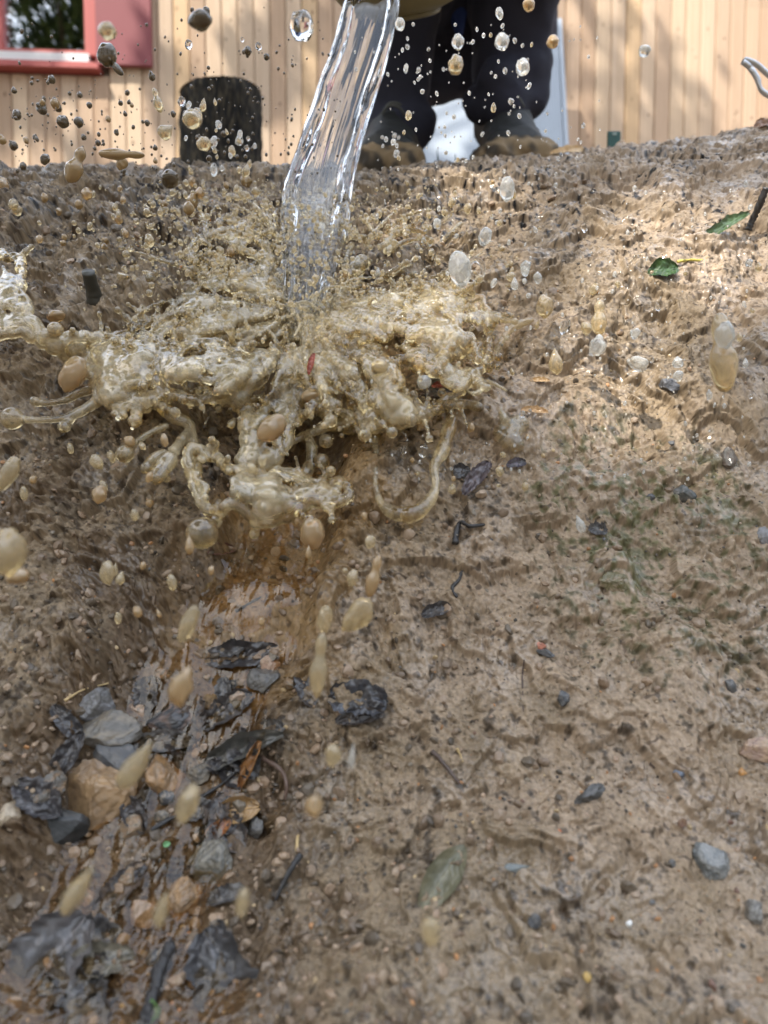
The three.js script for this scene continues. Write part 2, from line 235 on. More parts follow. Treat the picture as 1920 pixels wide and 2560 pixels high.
// the wood all round the clearing, behind the viewer: one mass of foliage
{
  const r = rng(44), n = 5200, im = new THREE.InstancedMesh(new THREE.IcosahedronGeometry(1, 0).scale(1, 0.45, 0.7), new THREE.MeshStandardMaterial({ color: rgb(0.05, 0.075, 0.022), roughness: 0.85 }), n), m = new THREE.Matrix4(), q = new THREE.Quaternion(), e = new THREE.Euler(), c = new THREE.Color();
  for (let i = 0; i < n; i++) { const a = (r() - 0.5) * 4.5, top = 7.2 + 1.8 * noise2(a * 3 + 5, 1) + 1.4 * noise2(a * 9, 4), y = top * Math.pow(r(), 0.8), R = 9 + 3 * r() + 0.15 * y; e.set(r() * 6, r() * 6, r() * 6); const s = 0.12 + 0.22 * r(); im.setMatrixAt(i, m.compose(V(R * Math.sin(a), y - 0.3, R * Math.cos(a)), q.setFromEuler(e), V(s, s, s))); const f = 0.6 + 0.8 * r(); im.setColorAt(i, c.setRGB(f, f, f)); }
  im.name = 'woodland'; im.userData.kind = 'stuff'; shadows(im); scene.add(im); tag(im, 'dense green woodland edge round the clearing behind the viewer', 'woodland');
}

// ---------------------------------------------------------------- cabin wall of upright boards with window and shutter
{
  const cabin = group('timber_cabin', [0, GROUND_TOP - 0.1, -WALL_D]); cabin.rotation.y = YAW;
  tag(cabin, 'cabin clad in upright pale pine boards with a red framed window', 'cabin');
  const n = V(Math.sin(YAW), 0, Math.cos(YAW)), ux = V(Math.cos(YAW), 0, -Math.sin(YAW)), o = cabin.position;
  const uvAt = (px, py) => { const v = dirOf(px, py), t = o.dot(n) / v.dot(n), p = v.multiplyScalar(t).sub(o); return [p.dot(ux), p.y]; };
  const r = rng(21), PW = 0.081, TOP = 3.3;
  const boards = [];
  for (let k = 0; k < 7; k++) {
    const knots = []; for (let i = 0; i < 9; i++) knots.push([0.2 + 0.6 * r(), r(), 0.06 + 0.09 * r(), 0.25 + 0.6 * r()]);
    const t = texture(64, 1024, (u, v) => {
      let du = u + 0.06 * noise2(v * 6 + k * 9, k), dark = 0;
      for (const [ku, kv, kr, ks] of knots) { const dv = (v - kv) * 41, dd = Math.hypot(u - ku, dv / 1.5); dark = Math.max(dark, ks * sstep(kr, kr * 0.4, dd)); du += 0.10 * Math.sign(u - ku) * Math.exp(-((dd / 0.25) ** 2)); }
      const g = 0.5 + 0.5 * noise2(du * 9 + k * 31, v * 3), f = noise2(u * 34 + k * 7, v * 26), w = 0.78 + 0.22 * g + 0.1 * f + 0.08 * noise2(v * 5 + 3 * k, k + 0.5);
      const c = [0.69 * w, 0.525 * w * (0.96 + 0.07 * g), 0.375 * w * (0.9 + 0.16 * g)];
      return [mix(c[0], 0.16, dark), mix(c[1], 0.085, dark), mix(c[2], 0.045, dark)];
    });
    boards.push(t);
  }
  const mats = [];
  for (const t of boards) for (const tint of [[1, 1, 1], [0.86, 0.82, 0.82], [1, 0.93, 0.8], [0.78, 0.72, 0.7], [0.95, 0.95, 0.97]]) mats.push(new THREE.MeshStandardMaterial({ map: t, color: rgb(...tint), roughness: 0.75, bumpMap: t, bumpScale: 0.0006 }));
  const boardGeo = (h, v0) => {                                // bevelled board, front edges chamfered, uv along its length
    const s = new THREE.Shape(); const w = PW - 0.003, c = 0.006, th = 0.02; s.moveTo(-w / 2, 0); s.lineTo(w / 2, 0); s.lineTo(w / 2, th - c); s.lineTo(w / 2 - c, th); s.lineTo(-w / 2 + c, th); s.lineTo(-w / 2, th - c); s.closePath();
    const g = new THREE.ExtrudeGeometry(s, { depth: h, bevelEnabled: false }).rotateX(-Math.PI / 2).scale(1, 1, -1);
    g.index || g.setIndex([...Array(g.attributes.position.count).keys()]);
    const ix = g.index.array; for (let i = 0; i < ix.length; i += 3) { const a = ix[i]; ix[i] = ix[i + 1]; ix[i + 1] = a; }
    const p = g.attributes.position, u = g.attributes.uv; for (let i = 0; i < p.count; i++) u.setXY(i, p.getX(i) / PW + 0.5, (p.getY(i) + v0) / 3.4); g.computeVertexNormals(); return g;
  };
  const [wl] = uvAt(-330, 100), [wr, sillV] = uvAt(258, 192), [, paneV] = uvAt(100, 132), winTop = paneV + 0.95;
  const OFF = [0, 0.71, 1.39, 2.17, 2.9], full = OFF.map((o) => boardGeo(TOP, o)), low = OFF.map((o) => boardGeo(sillV - 0.01, o)), high = OFF.map((o) => boardGeo(TOP - winTop, winTop + o));
  let k = 0;
  for (let x = -3.3; x < 3.6; x += PW, k++) {
    const mat = mats[Math.floor(r() * mats.length)], vi = Math.floor(r() * 5), put = (g, y) => { const m = mesh('plank', g[vi], mat, cabin); m.position.set(x, y, (k % 2) * 0.0015); };
    if (x + PW / 2 > wl && x - PW / 2 < wr - 0.04) { put(low, 0); put(high, winTop); } else put(full, 0);
  }
  const dark = new THREE.MeshStandardMaterial({ color: rgb(0.12, 0.09, 0.065), roughness: 0.9 }), roofM = new THREE.MeshStandardMaterial({ color: rgb(0.1, 0.1, 0.1), roughness: 0.85 });
  const box = (x0, x1, y0, y1, z0, z1) => new THREE.BoxGeometry(x1 - x0, y1 - y0, z1 - z0).translate((x0 + x1) / 2, (y0 + y1) / 2, (z0 + z1) / 2);
  const L = -3.35, R = 3.6;
  mesh('wall', mergeGeometries([box(L, wl, 0, TOP, -0.1, -0.004), box(wr - 0.05, R, 0, TOP, -0.1, -0.004), box(wl, wr - 0.05, 0, sillV, -0.1, -0.004), box(wl, wr - 0.05, winTop, TOP, -0.1, -0.004), box(L, L + 0.1, 0, TOP, -3, -0.1), box(R - 0.1, R, 0, TOP, -3, -0.1), box(L, R, 0, TOP, -3.1, -3), box(L, R, -0.02, 0, -3.1, 0)]), dark, cabin);
  mesh('roof', box(L - 0.15, R + 0.15, TOP, TOP + 0.12, -3.25, 0.05), roofM, cabin);
  // window: red frame, pane, pale drip rail, red sill
  const red = new THREE.MeshStandardMaterial({ color: rgb(0.46, 0.115, 0.105), roughness: 0.55 }), mauve = new THREE.MeshStandardMaterial({ color: rgb(0.25, 0.065, 0.075), roughness: 0.6 });
  const [pl] = uvAt(12, 60), [pr] = uvAt(216, 60), [fr] = uvAt(248, 60), [, rail1] = uvAt(100, 143), [, rail0] = uvAt(100, 166), [railR] = uvAt(230, 150);
  const win = mesh('window', mergeGeometries([box(wl, fr, rail1, paneV, -0.03, 0.035), box(pr, fr, paneV, winTop, -0.03, 0.035), box(wl, pr, winTop - 0.06, winTop, -0.03, 0.035), box(pl - 0.06, pl, paneV, winTop - 0.06, -0.03, 0.035)]), red, cabin);
  const glass = new THREE.MeshPhysicalMaterial({ color: rgb(0.96, 0.98, 1), transmission: 1, thickness: 0, roughness: 0, ior: 3.2, specularIntensity: 1 });
  mesh('pane', box(pl, pr, paneV, winTop - 0.06, 0, 0.006), glass, win); mesh('pane', box(pl, pr, paneV, winTop - 0.06, -0.022, -0.016), glass, win); mesh('pane', box(wl, pl - 0.06, paneV, winTop - 0.06, 0, 0.006), glass, win);
  mesh('drip_rail', box(wl, railR, rail0, rail1, -0.02, 0.05), new THREE.MeshStandardMaterial({ color: rgb(0.75, 0.75, 0.76), roughness: 0.35, metalness: 0.2 }), win);
  mesh('sill', mergeGeometries([box(wl, wr - 0.02, sillV + 0.022, rail0, -0.02, 0.06), box(wl, wr, sillV, sillV + 0.022, -0.02, 0.085)]), red, win);
  const [sl, s0] = uvAt(250, 176), [sr] = uvAt(385, 100);
  const sh = mesh('shutter', new RoundedBoxGeometry(sr - sl, 1.1, 0.03, 2, 0.004).translate((sl + sr) / 2, s0 + 0.55, 0.045), mauve, cabin); sh.userData.label = 'mauve red shutter folded open against the boards';
  // sheet of white perforated metal leaning on the wall
  const holes = texture(256, 256, (u, v) => { const a = (u * 8) % 1 - 0.5, b = (v * 8) % 1 - 0.5; return Math.hypot(a, b) < 0.27 ? [0.06, 0.075, 0.1] : [0.42, 0.48, 0.56]; });
  const A = at(1052, 400, 3.3), B = at(1440, 400, 3.3), T = at(1442, 50, 3.85), yb = GROUND_TOP + 0.005, sheetW = B.x - A.x + 0.02, up = Math.hypot(T.y - yb, 0.55);
  const panel = group('perforated_panel', [(A.x + B.x) / 2, yb, -3.3]); tag(panel, 'white perforated metal sheet leaning against the boards behind the boots', 'panel');
  panel.rotation.set(-Math.atan2(0.55, T.y - yb), 0, 0); panel.rotation.z = -0.012;
  const sg = new RoundedBoxGeometry(sheetW, up, 0.012, 2, 0.003).translate(0, up / 2, 0), pu = sg.attributes.uv, pp = sg.attributes.position; for (let i = 0; i < pp.count; i++) pu.setXY(i, pp.getX(i) / 0.1, pp.getY(i) / 0.1);
  mesh('sheet', sg, new THREE.MeshStandardMaterial({ map: holes, roughness: 0.5 }), panel);
  const edge = new THREE.MeshStandardMaterial({ color: rgb(0.38, 0.43, 0.5), roughness: 0.4 });
  mesh('rim', box(sheetW / 2 + 0.001, sheetW / 2 + 0.02, 0, up, -0.012, 0.014), edge, panel); mesh('batten', box(-sheetW / 2 - 0.022, -sheetW / 2 - 0.001, 0, up * 0.98, -0.02, 0.012), mats[0], panel);
}

// ---------------------------------------------------------------- fields: smooth unions of rods and balls, meshed as one skin
class Field {
  constructor(lo, hi, cell, k) { this.lo = lo; this.c = cell; this.k = k; this.n = [0, 1, 2].map((i) => Math.ceil((hi.getComponent(i) - lo.getComponent(i)) / cell) + 1); this.g = new Float32Array(this.n[0] * this.n[1] * this.n[2]); this.cut = 4.2 * k; }
  rod(a, b, ra, rb = ra, sign = 1) {
    const { lo, c, n, g, k, cut } = this, R = Math.max(ra, rb) + cut, ux = b.x - a.x, uy = b.y - a.y, uz = b.z - a.z, uu = ux * ux + uy * uy + uz * uz || 1e-12;
    const r0 = (p, q, l) => Math.max(0, Math.floor((Math.min(p, q) - R - l) / c)), r1 = (p, q, l, m) => Math.min(m - 1, Math.ceil((Math.max(p, q) + R - l) / c));
    const x0 = r0(a.x, b.x, lo.x), x1 = r1(a.x, b.x, lo.x, n[0]), y0 = r0(a.y, b.y, lo.y), y1 = r1(a.y, b.y, lo.y, n[1]), z0 = r0(a.z, b.z, lo.z), z1 = r1(a.z, b.z, lo.z, n[2]);
    for (let z = z0; z <= z1; z++) for (let y = y0; y <= y1; y++) for (let x = x0; x <= x1; x++) {
      const X = lo.x + x * c - a.x, Y = lo.y + y * c - a.y, Z = lo.z + z * c - a.z, t = clamp((X * ux + Y * uy + Z * uz) / uu), dx = X - t * ux, dy = Y - t * uy, dz = Z - t * uz;
      const s = (ra + (rb - ra) * t - Math.sqrt(dx * dx + dy * dy + dz * dz)) / k; if (s > -4.2) g[(z * n[1] + y) * n[0] + x] += sign * Math.exp(Math.min(s, 9));
    }
  }
  ball(p, r, sign = 1) { this.rod(p, p, r, r, sign); }
  chain(pts, radii) { for (let i = 0; i < pts.length - 1; i++) this.rod(pts[i], pts[i + 1], radii[i], radii[i + 1]); }
  skin(rough = null) {                                        // surface nets
    const { lo, c, n, g, k } = this, [nx, ny, nz] = n, val = new Float32Array(g.length);
    for (let i = 0; i < g.length; i++) val[i] = g[i] > 0.0151 ? k * Math.log(g[i]) : -this.cut;
    if (rough) { let i = 0; for (let z = 0; z < nz; z++) for (let y = 0; y < ny; y++) for (let x = 0; x < nx; x++, i++) if (val[i] > -this.cut) val[i] += rough(lo.x + x * c, lo.y + y * c, lo.z + z * c); }
    const id = new Int32Array(g.length).fill(-1), pos = [], idx = [], sy = nx, sz = nx * ny, corner = [0, 1, sy, sy + 1, sz, sz + 1, sz + sy, sz + sy + 1];
    const E = [[0, 1], [2, 3], [4, 5], [6, 7], [0, 2], [1, 3], [4, 6], [5, 7], [0, 4], [1, 5], [2, 6], [3, 7]];
    for (let z = 0; z < nz - 1; z++) for (let y = 0; y < ny - 1; y++) for (let x = 0; x < nx - 1; x++) {
      const o = z * sz + y * sy + x; let m = 0; for (let i = 0; i < 8; i++) if (val[o + corner[i]] > 0) m |= 1 << i; if (m === 0 || m === 255) continue;
      let sx = 0, syy = 0, szz = 0, q = 0;
      for (const [a, b] of E) { const va = val[o + corner[a]], vb = val[o + corner[b]]; if ((va > 0) === (vb > 0)) continue; const t = va / (va - vb); sx += mix(a & 1, b & 1, t); syy += mix((a >> 1) & 1, (b >> 1) & 1, t); szz += mix(a >> 2, b >> 2, t); q++; }
      id[o] = pos.length / 3; pos.push(lo.x + (x + sx / q) * c, lo.y + (y + syy / q) * c, lo.z + (z + szz / q) * c);
    }
    const quad = (a, b, d, e, f) => { if (a < 0 || b < 0 || d < 0 || e < 0) return; f ? idx.push(a, b, d, a, d, e) : idx.push(a, d, b, a, e, d); };
    for (let z = 1; z < nz - 1; z++) for (let y = 1; y < ny - 1; y++) for (let x = 1; x < nx - 1; x++) {
      const o = z * sz + y * sy + x, s = val[o] > 0;
      if (s !== val[o + 1] > 0) quad(id[o - sy - sz], id[o - sz], id[o], id[o - sy], s);
      if (s !== val[o + sy] > 0) quad(id[o - 1 - sz], id[o - 1], id[o], id[o - sz], s);
      if (s !== val[o + sz] > 0) quad(id[o - 1 - sy], id[o - sy], id[o], id[o - 1], s);
    }
    const geo = new THREE.BufferGeometry(); geo.setAttribute('position', new THREE.Float32BufferAttribute(pos, 3)); geo.setIndex(idx); geo.computeVertexNormals(); return geo;
  }
}

// ---------------------------------------------------------------- stump, green plate, steel rod
{
  const d = 2.05, l = at(450, 300, d), rr = at(655, 300, d), top = at(550, 236, d).y, g0 = GROUND_TOP - 0.03, R = (rr.x - l.x) / 2, pts = [];
  const st = group('log_stump', [(l.x + rr.x) / 2, g0, -d]); tag(st, 'dark upright log stump with rough bark in front of the pine boards', 'stump');
  const bark = texture(512, 512, (u, v) => { const a = fbm2(u * 40, v * 10, 4, 10), b = 0.5 + a; return [0.012 + 0.06 * b * b, 0.01 + 0.048 * b * b, 0.007 + 0.03 * b * b].map((x) => Math.max(0.005, x * sstep(-0.6, 0.25, a))); });
  const h = top - g0, seg = 180, rows = 60, pos = [], uv = [], idx = [];
  for (let j = 0; j <= rows; j++) for (let i = 0; i <= seg; i++) { const th = i / seg * 6.2832, y = h * j / rows, lump = 0.012 * noise2(Math.cos(th) * 2 + 5, Math.sin(th) * 2 + y * 3) + 0.016 * (0.3 - Math.abs(noise2(i / seg * 30, y * 7, 30))) + 0.004 * noise2(i / seg * 90, y * 40, 90), q = (R - 0.006 + lump) * (j === rows ? 0.97 : 1); pos.push(q * Math.cos(th), y + (j === rows ? 0.004 : 0) + 0.012 * Math.cos(th + 0.8) * j / rows, q * Math.sin(th)); uv.push(i / seg * 2, y / 0.35); }
  for (let j = 0; j < rows; j++) for (let i = 0; i < seg; i++) { const a = j * (seg + 1) + i; idx.push(a, a + seg + 1, a + 1, a + 1, a + seg + 1, a + seg + 2); }
  const g = new THREE.BufferGeometry(); g.setAttribute('position', new THREE.Float32BufferAttribute(pos, 3)); g.setAttribute('uv', new THREE.Float32BufferAttribute(uv, 2)); g.setIndex(idx); g.computeVertexNormals();
  mesh('bark', g, new THREE.MeshStandardMaterial({ map: bark, bumpMap: bark, bumpScale: 0.006, roughness: 0.9 }), st);
  const cap = new THREE.CircleGeometry(R * 0.97, 60).rotateX(-Math.PI / 2); { const p = cap.attributes.position; for (let i = 0; i < p.count; i++) p.setY(i, h + 0.002 + 0.012 * (p.getX(i) / R * Math.cos(0.8) - p.getZ(i) / R * Math.sin(0.8))); }
  mesh('cut_face', cap, new THREE.MeshStandardMaterial({ color: rgb(0.22, 0.16, 0.1), roughness: 0.85 }), st);
}
{
  const a = at(1517, 380, 1.5), b = at(1552, 328, 1.5), w = b.x - a.x, h = b.y - a.y + 0.03;
  const p = group('marker_plate', [(a.x + b.x) / 2, a.y - 0.03, -1.5]); tag(p, 'small dark green plastic plate standing on the crest of the bank', 'marker plate');
  mesh('plate', new RoundedBoxGeometry(w, h, 0.006, 3, 0.0028).translate(0, h / 2, 0), new THREE.MeshStandardMaterial({ color: rgb(0.02, 0.085, 0.07), roughness: 0.4 }), p);
  mesh('slot', new RoundedBoxGeometry(w * 0.3, 0.004, 0.002, 2, 0.0009).translate(0, h - 0.007, 0.0035), new THREE.MeshStandardMaterial({ color: rgb(0.4, 0.5, 0.46), roughness: 0.5 }), p);
}
{
  const d = 0.95, P = (x, y, z = 0) => at(x, y, d + z), pts = [P(2150, 420, 0.06), P(2060, 330, 0.03), P(1985, 262), P(1925, 240), P(1903, 225), P(1893, 196), P(1872, 166), P(1857, 154), P(1862, 149, 0.006), P(1890, 160, 0.012), P(1920, 186, 0.014), P(1990, 236, 0.02), P(2160, 400, 0.1)];
  const rod = mesh('steel_hook', tube(pts, pts.map(() => 0.0034), 12, 6), new THREE.MeshStandardMaterial({ color: rgb(0.55, 0.56, 0.58), metalness: 1, roughness: 0.28 })); tag(rod, 'bent shiny steel rod hook at the upper right edge', 'hook');
}

// ---------------------------------------------------------------- person squatting on the crest, pouring from a bowl
{
  const man = group('person', [0, 0, 0]); const base = at(1150, 425, 1.3); man.position.copy(base);
  tag(man, 'squatting person in dark navy trousers and muddy boots pouring water', 'person');
  const W = (px, py, d) => at(px, py, d).sub(base);
  const cloth = new THREE.MeshPhysicalMaterial({ color: rgb(0.02, 0.021, 0.038), roughness: 0.85, sheen: 0.25, sheenRoughness: 0.6, sheenColor: rgb(0.1, 0.12, 0.25) });
  const t = new Field(V(-0.33, -0.05, -0.62), V(0.36, 0.8, 0.3), 0.0065, 0.006);
  const aL = W(1003, 330, 1.3), aR = W(1262, 262, 1.3), kL = W(985, -330, 1.08), kR = W(1330, -330, 1.08), hL = W(1080, 55, 1.62), hR = W(1240, 55, 1.62);
  t.chain([W(990, 340, 1.30), W(985, 200, 1.29), W(990, 0, 1.24), kL], [0.045, 0.058, 0.068, 0.075]); t.chain([W(1258, 262, 1.3), W(1275, 170, 1.29), W(1283, 0, 1.24), kR], [0.046, 0.06, 0.066, 0.076]);
  t.chain([kL, hL], [0.075, 0.1]); t.chain([kR, hR], [0.075, 0.1]); t.chain([hL, hR], [0.125, 0.125]); t.chain([hL, W(1160, -220, 1.6), hR], [0.1, 0.13, 0.1]);
  t.chain([W(1040, 190, 1.52), W(1160, 150, 1.55), W(1260, 190, 1.52)], [0.055, 0.06, 0.055]);
  t.chain([W(1200, 252, 1.28), W(1262, 258, 1.25), W(1322, 248, 1.28)], [0.03, 0.034, 0.032]); t.chain([W(1240, 190, 1.235), W(1320, 165, 1.24)], [0.03, 0.022]); t.chain([W(1312, 205, 1.27), W(1330, 160, 1.28)], [0.03, 0.03]);
  t.chain([W(955, 318, 1.28), W(1005, 322, 1.26), W(1045, 312, 1.285)], [0.028, 0.03, 0.028]);
  mesh('trousers', t.skin((x, y, z) => 0.010 * noise3(x * 9, y * 20, z * 9) + 0.008 * (0.25 - Math.abs(noise3(x * 10 + y * 7, y * 26 + x * 8, z * 10))) + 0.004 * noise3(x * 28, y * 60, z * 28)), cloth, man);
  const j = new Field(V(-0.42, 0.2, -0.75), V(0.45, 1.35, 0.5), 0.011, 0.01);
  const sh = W(1150, -1150, 1.48), sL = sh.clone().add(V(-0.19, 0, 0)), sR = sh.clone().add(V(0.19, 0, 0)), hip = W(1160, -220, 1.62);
  j.chain([hip, sh], [0.15, 0.15]); j.chain([sL, sR], [0.075, 0.075]);
  const eL = W(800, -480, 1.2), eR = W(1380, -480, 1.18), wL = W(830, -190, 0.96), wR = W(1130, -190, 0.95);
  j.chain([sL, eL, wL], [0.07, 0.055, 0.04]); j.chain([sR, eR, wR], [0.07, 0.055, 0.04]);
  mesh('jacket', j.skin((x, y, z) => 0.006 * noise3(x * 14, y * 14, z * 14)), new THREE.MeshStandardMaterial({ color: rgb(0.02, 0.04, 0.14), roughness: 0.85 }), man);
  const band = new Field(V(-0.1, 0.2, -0.4), V(0.1, 0.6, 0.1), 0.005, 0.004); band.chain([W(1138, -90, 1.40), W(1141, 10, 1.42), W(1149, 78, 1.44)], [0.03, 0.02, 0.009]);
  mesh('gap_light_band', band.skin((x, y, z) => 0.004 * noise3(x * 40, y * 12, z * 40)), new THREE.MeshStandardMaterial({ color: rgb(0.03, 0.065, 0.24), roughness: 0.8 }), man);  // added blue band standing in for light in the gap between the legs
  const skin = new THREE.MeshStandardMaterial({ color: rgb(0.5, 0.3, 0.21), roughness: 0.6 }), hd = sh.clone().add(V(0, 0.24, 0.1));
  const hf = new Field(hd.clone().add(V(-0.13, -0.22, -0.16)), hd.clone().add(V(0.13, 0.16, 0.18)), 0.006, 0.006);
  hf.rod(hd.clone().add(V(0, 0.03, -0.02)), hd.clone().add(V(0, -0.02, 0.02)), 0.085, 0.08); hf.rod(hd.clone().add(V(0, -0.03, 0.04)), hd.clone().add(V(0, -0.085, 0.05)), 0.055, 0.035); hf.rod(sh.clone().add(V(0, 0.02, 0)), hd, 0.055, 0.055);
  hf.rod(hd.clone().add(V(0, 0.0, 0.095)), hd.clone().add(V(0, -0.035, 0.115)), 0.008, 0.013); for (const s of [-1, 1]) hf.rod(hd.clone().add(V(s * 0.083, 0.01, 0)), hd.clone().add(V(s * 0.086, -0.035, 0.005)), 0.014, 0.01);
  mesh('head', hf.skin(), skin, man);
  const eyeM = new THREE.MeshStandardMaterial({ color: rgb(0.03, 0.02, 0.015), roughness: 0.3 }); for (const s of [-1, 1]) mesh('eye', new THREE.SphereGeometry(0.011, 12, 8).translate(hd.x + s * 0.031, hd.y - 0.002, hd.z + 0.083), eyeM, man);
  mesh('mouth', new THREE.CapsuleGeometry(0.005, 0.035, 4, 8).rotateZ(Math.PI / 2).translate(hd.x, hd.y - 0.066, hd.z + 0.086), new THREE.MeshStandardMaterial({ color: rgb(0.35, 0.13, 0.11), roughness: 0.5 }), man);
  mesh('hat', new THREE.SphereGeometry(0.098, 28, 14, 0, 6.2832, 0, 1.45).translate(hd.x, hd.y + 0.025, hd.z - 0.005), new THREE.MeshStandardMaterial({ color: rgb(0.03, 0.03, 0.035), roughness: 0.95 }), man);
  for (const [w, s] of [[wL, 1], [wR, -1]]) {                  // hands round the bowl
    const hand = new Field(w.clone().add(V(-0.12, -0.14, -0.08)), w.clone().add(V(0.12, 0.1, 0.16)), 0.004, 0.003), palm = w.clone().add(V(s * 0.012, -0.035, 0.035)); hand.rod(w, palm, 0.026, 0.032);
    for (let f = 0; f < 4; f++) { const b = palm.clone().add(V(s * 0.012, -0.012 - 0.004 * f, 0.028 - 0.018 * f)), m = b.clone().add(V(s * 0.028, -0.016, 0.008)), e = m.clone().add(V(s * 0.026, 0.0, 0.008)); hand.chain([palm, b, m, e], [0.012, 0.0095, 0.009, 0.007]); }
    const tb = palm.clone().add(V(s * 0.004, 0.024, 0.014)); hand.chain([palm, tb, tb.clone().add(V(s * 0.024, 0.012, 0.016)), tb.clone().add(V(s * 0.04, 0.006, 0.02))], [0.014, 0.011, 0.01, 0.008]);
    mesh('hand', hand.skin(), skin, man);
  }
  // boots: dark leather above, caked mud below
  const leather = new THREE.MeshStandardMaterial({ color: rgb(0.028, 0.03, 0.031), roughness: 0.62 }), cake = new THREE.MeshStandardMaterial({ vertexColors: true, roughness: 0.8 }), lace = new THREE.MeshStandardMaterial({ color: rgb(0.1, 0.105, 0.1), roughness: 0.8 });
  const boot = (px, py, toeX, toeY, dAnk, dToe, scale, label) => {
    const a = W(px, py, dAnk), toe = W(toeX, toeY, dToe), lo = V(Math.min(a.x, toe.x) - 0.12, -0.1, Math.min(a.z, toe.z) - 0.16), hi = V(Math.max(a.x, toe.x) + 0.12, 0.25, Math.max(a.z, toe.z) + 0.12);
    const f = new Field(lo, hi, 0.0042, 0.004), mid = a.clone().lerp(toe, 0.55), s = scale;
    f.chain([a.clone().add(V(0, 0.055, -0.005)), a.clone().add(V(0, 0.0, 0)), mid.clone().add(V(0, 0.012, 0)), toe], [0.044 * s, 0.047 * s, 0.04 * s, 0.036 * s]);
    for (const q of [-1, 1]) f.rod(mid.clone().add(V(q * 0.012, -0.005, 0)), toe.clone().add(V(q * 0.016 * s, -0.002, 0.0)), 0.034 * s, 0.033 * s);
    const b = mesh('boot', f.skin((x, y, z) => 0.004 * noise3(x * 34, y * 60, z * 34) + 0.0022 * noise3(x * 110, y * 120, z * 110)), leather, man); b.userData.label = label;
    const c = new Field(lo, hi, 0.0042, 0.004);
    for (const q of [-1, 0, 1]) c.chain([a.clone().add(V(q * 0.02, -0.055, -0.03)), mid.clone().add(V(q * 0.026 * s, -0.042, 0)), toe.clone().add(V(q * 0.03 * s, -0.022, 0.016))], [0.03, 0.03 * s, 0.03 * s]);
    const rr = rng(9 + px); for (let i = 0; i < 26; i++) c.ball(toe.clone().add(V((rr() - 0.5) * 0.11 * s, -0.028 + (rr() - 0.6) * 0.04, 0.03 * rr() + 0.01)), 0.006 + 0.011 * rr());
    mesh('mud_cake', paint(c.skin((x, y, z) => 0.007 * noise3(x * 60, y * 60, z * 60) + 0.003 * noise3(x * 150, y * 150, z * 150)), (x, y, z) => { const k = 0.85 * sstep(-0.1, 0.35, noise3(x * 50 + 3, y * 50, z * 50) + 0.1); return [mix(0.055, 0.3, k), mix(0.043, 0.215, k), mix(0.03, 0.12, k)]; }), cake, b);
    for (let i = 0; i < 4; i++) { const p = a.clone().lerp(mid, 0.12 + i * 0.24).add(V(0, 0.05 - 0.004 * i, 0.012 + 0.006 * i)); const w = 0.02 * s; mesh('lace', tube([p.clone().add(V(-w, -0.012, 0.016)), p.clone().add(V(-w * 0.4, -0.003, 0.026)), p.clone().add(V(w * 0.4, -0.005, 0.026)), p.clone().add(V(w, -0.014, 0.016))], [0.0022, 0.0022, 0.0022, 0.0022], 6, 4), lace, b); }
  };
  boot(1252, 312, 1288, 368, 1.32, 1.22, 0.95, 'muddy boot on the right below the bunched trouser leg'); boot(995, 340, 968, 382, 1.32, 1.22, 0.95, 'boot on the left half hidden by the falling water');
}
{
  const pts = []; for (const [r, y] of [[0, 0], [0.05, 0.002], [0.078, 0.012], [0.098, 0.034], [0.112, 0.07], [0.121, 0.12], [0.126, 0.155], [0.130, 0.158], [0.1295, 0.162], [0.1235, 0.160], [0.117, 0.12], [0.108, 0.072], [0.094, 0.038], [0.075, 0.017], [0.05, 0.007], [0, 0.006]]) pts.push(new THREE.Vector2(r, y));
  const b = group('pouring_bowl', [0, 0, 0]); b.position.copy(at(1008, 36, 0.98)); b.rotation.set(0.62, 0, 0.12); b.scale.setScalar(0.89);
  tag(b, 'olive khaki bowl tipped forward above the falling water', 'bowl');
  mesh('shell', new THREE.LatheGeometry(pts, 72), new THREE.MeshStandardMaterial({ color: rgb(0.2, 0.165, 0.075), roughness: 0.5 }), b);
  mesh('foot_ring', new THREE.TorusGeometry(0.05, 0.004, 8, 48).rotateX(Math.PI / 2).translate(0, 0.001, 0), new THREE.MeshStandardMaterial({ color: rgb(0.16, 0.13, 0.06), roughness: 0.5 }), b);
}

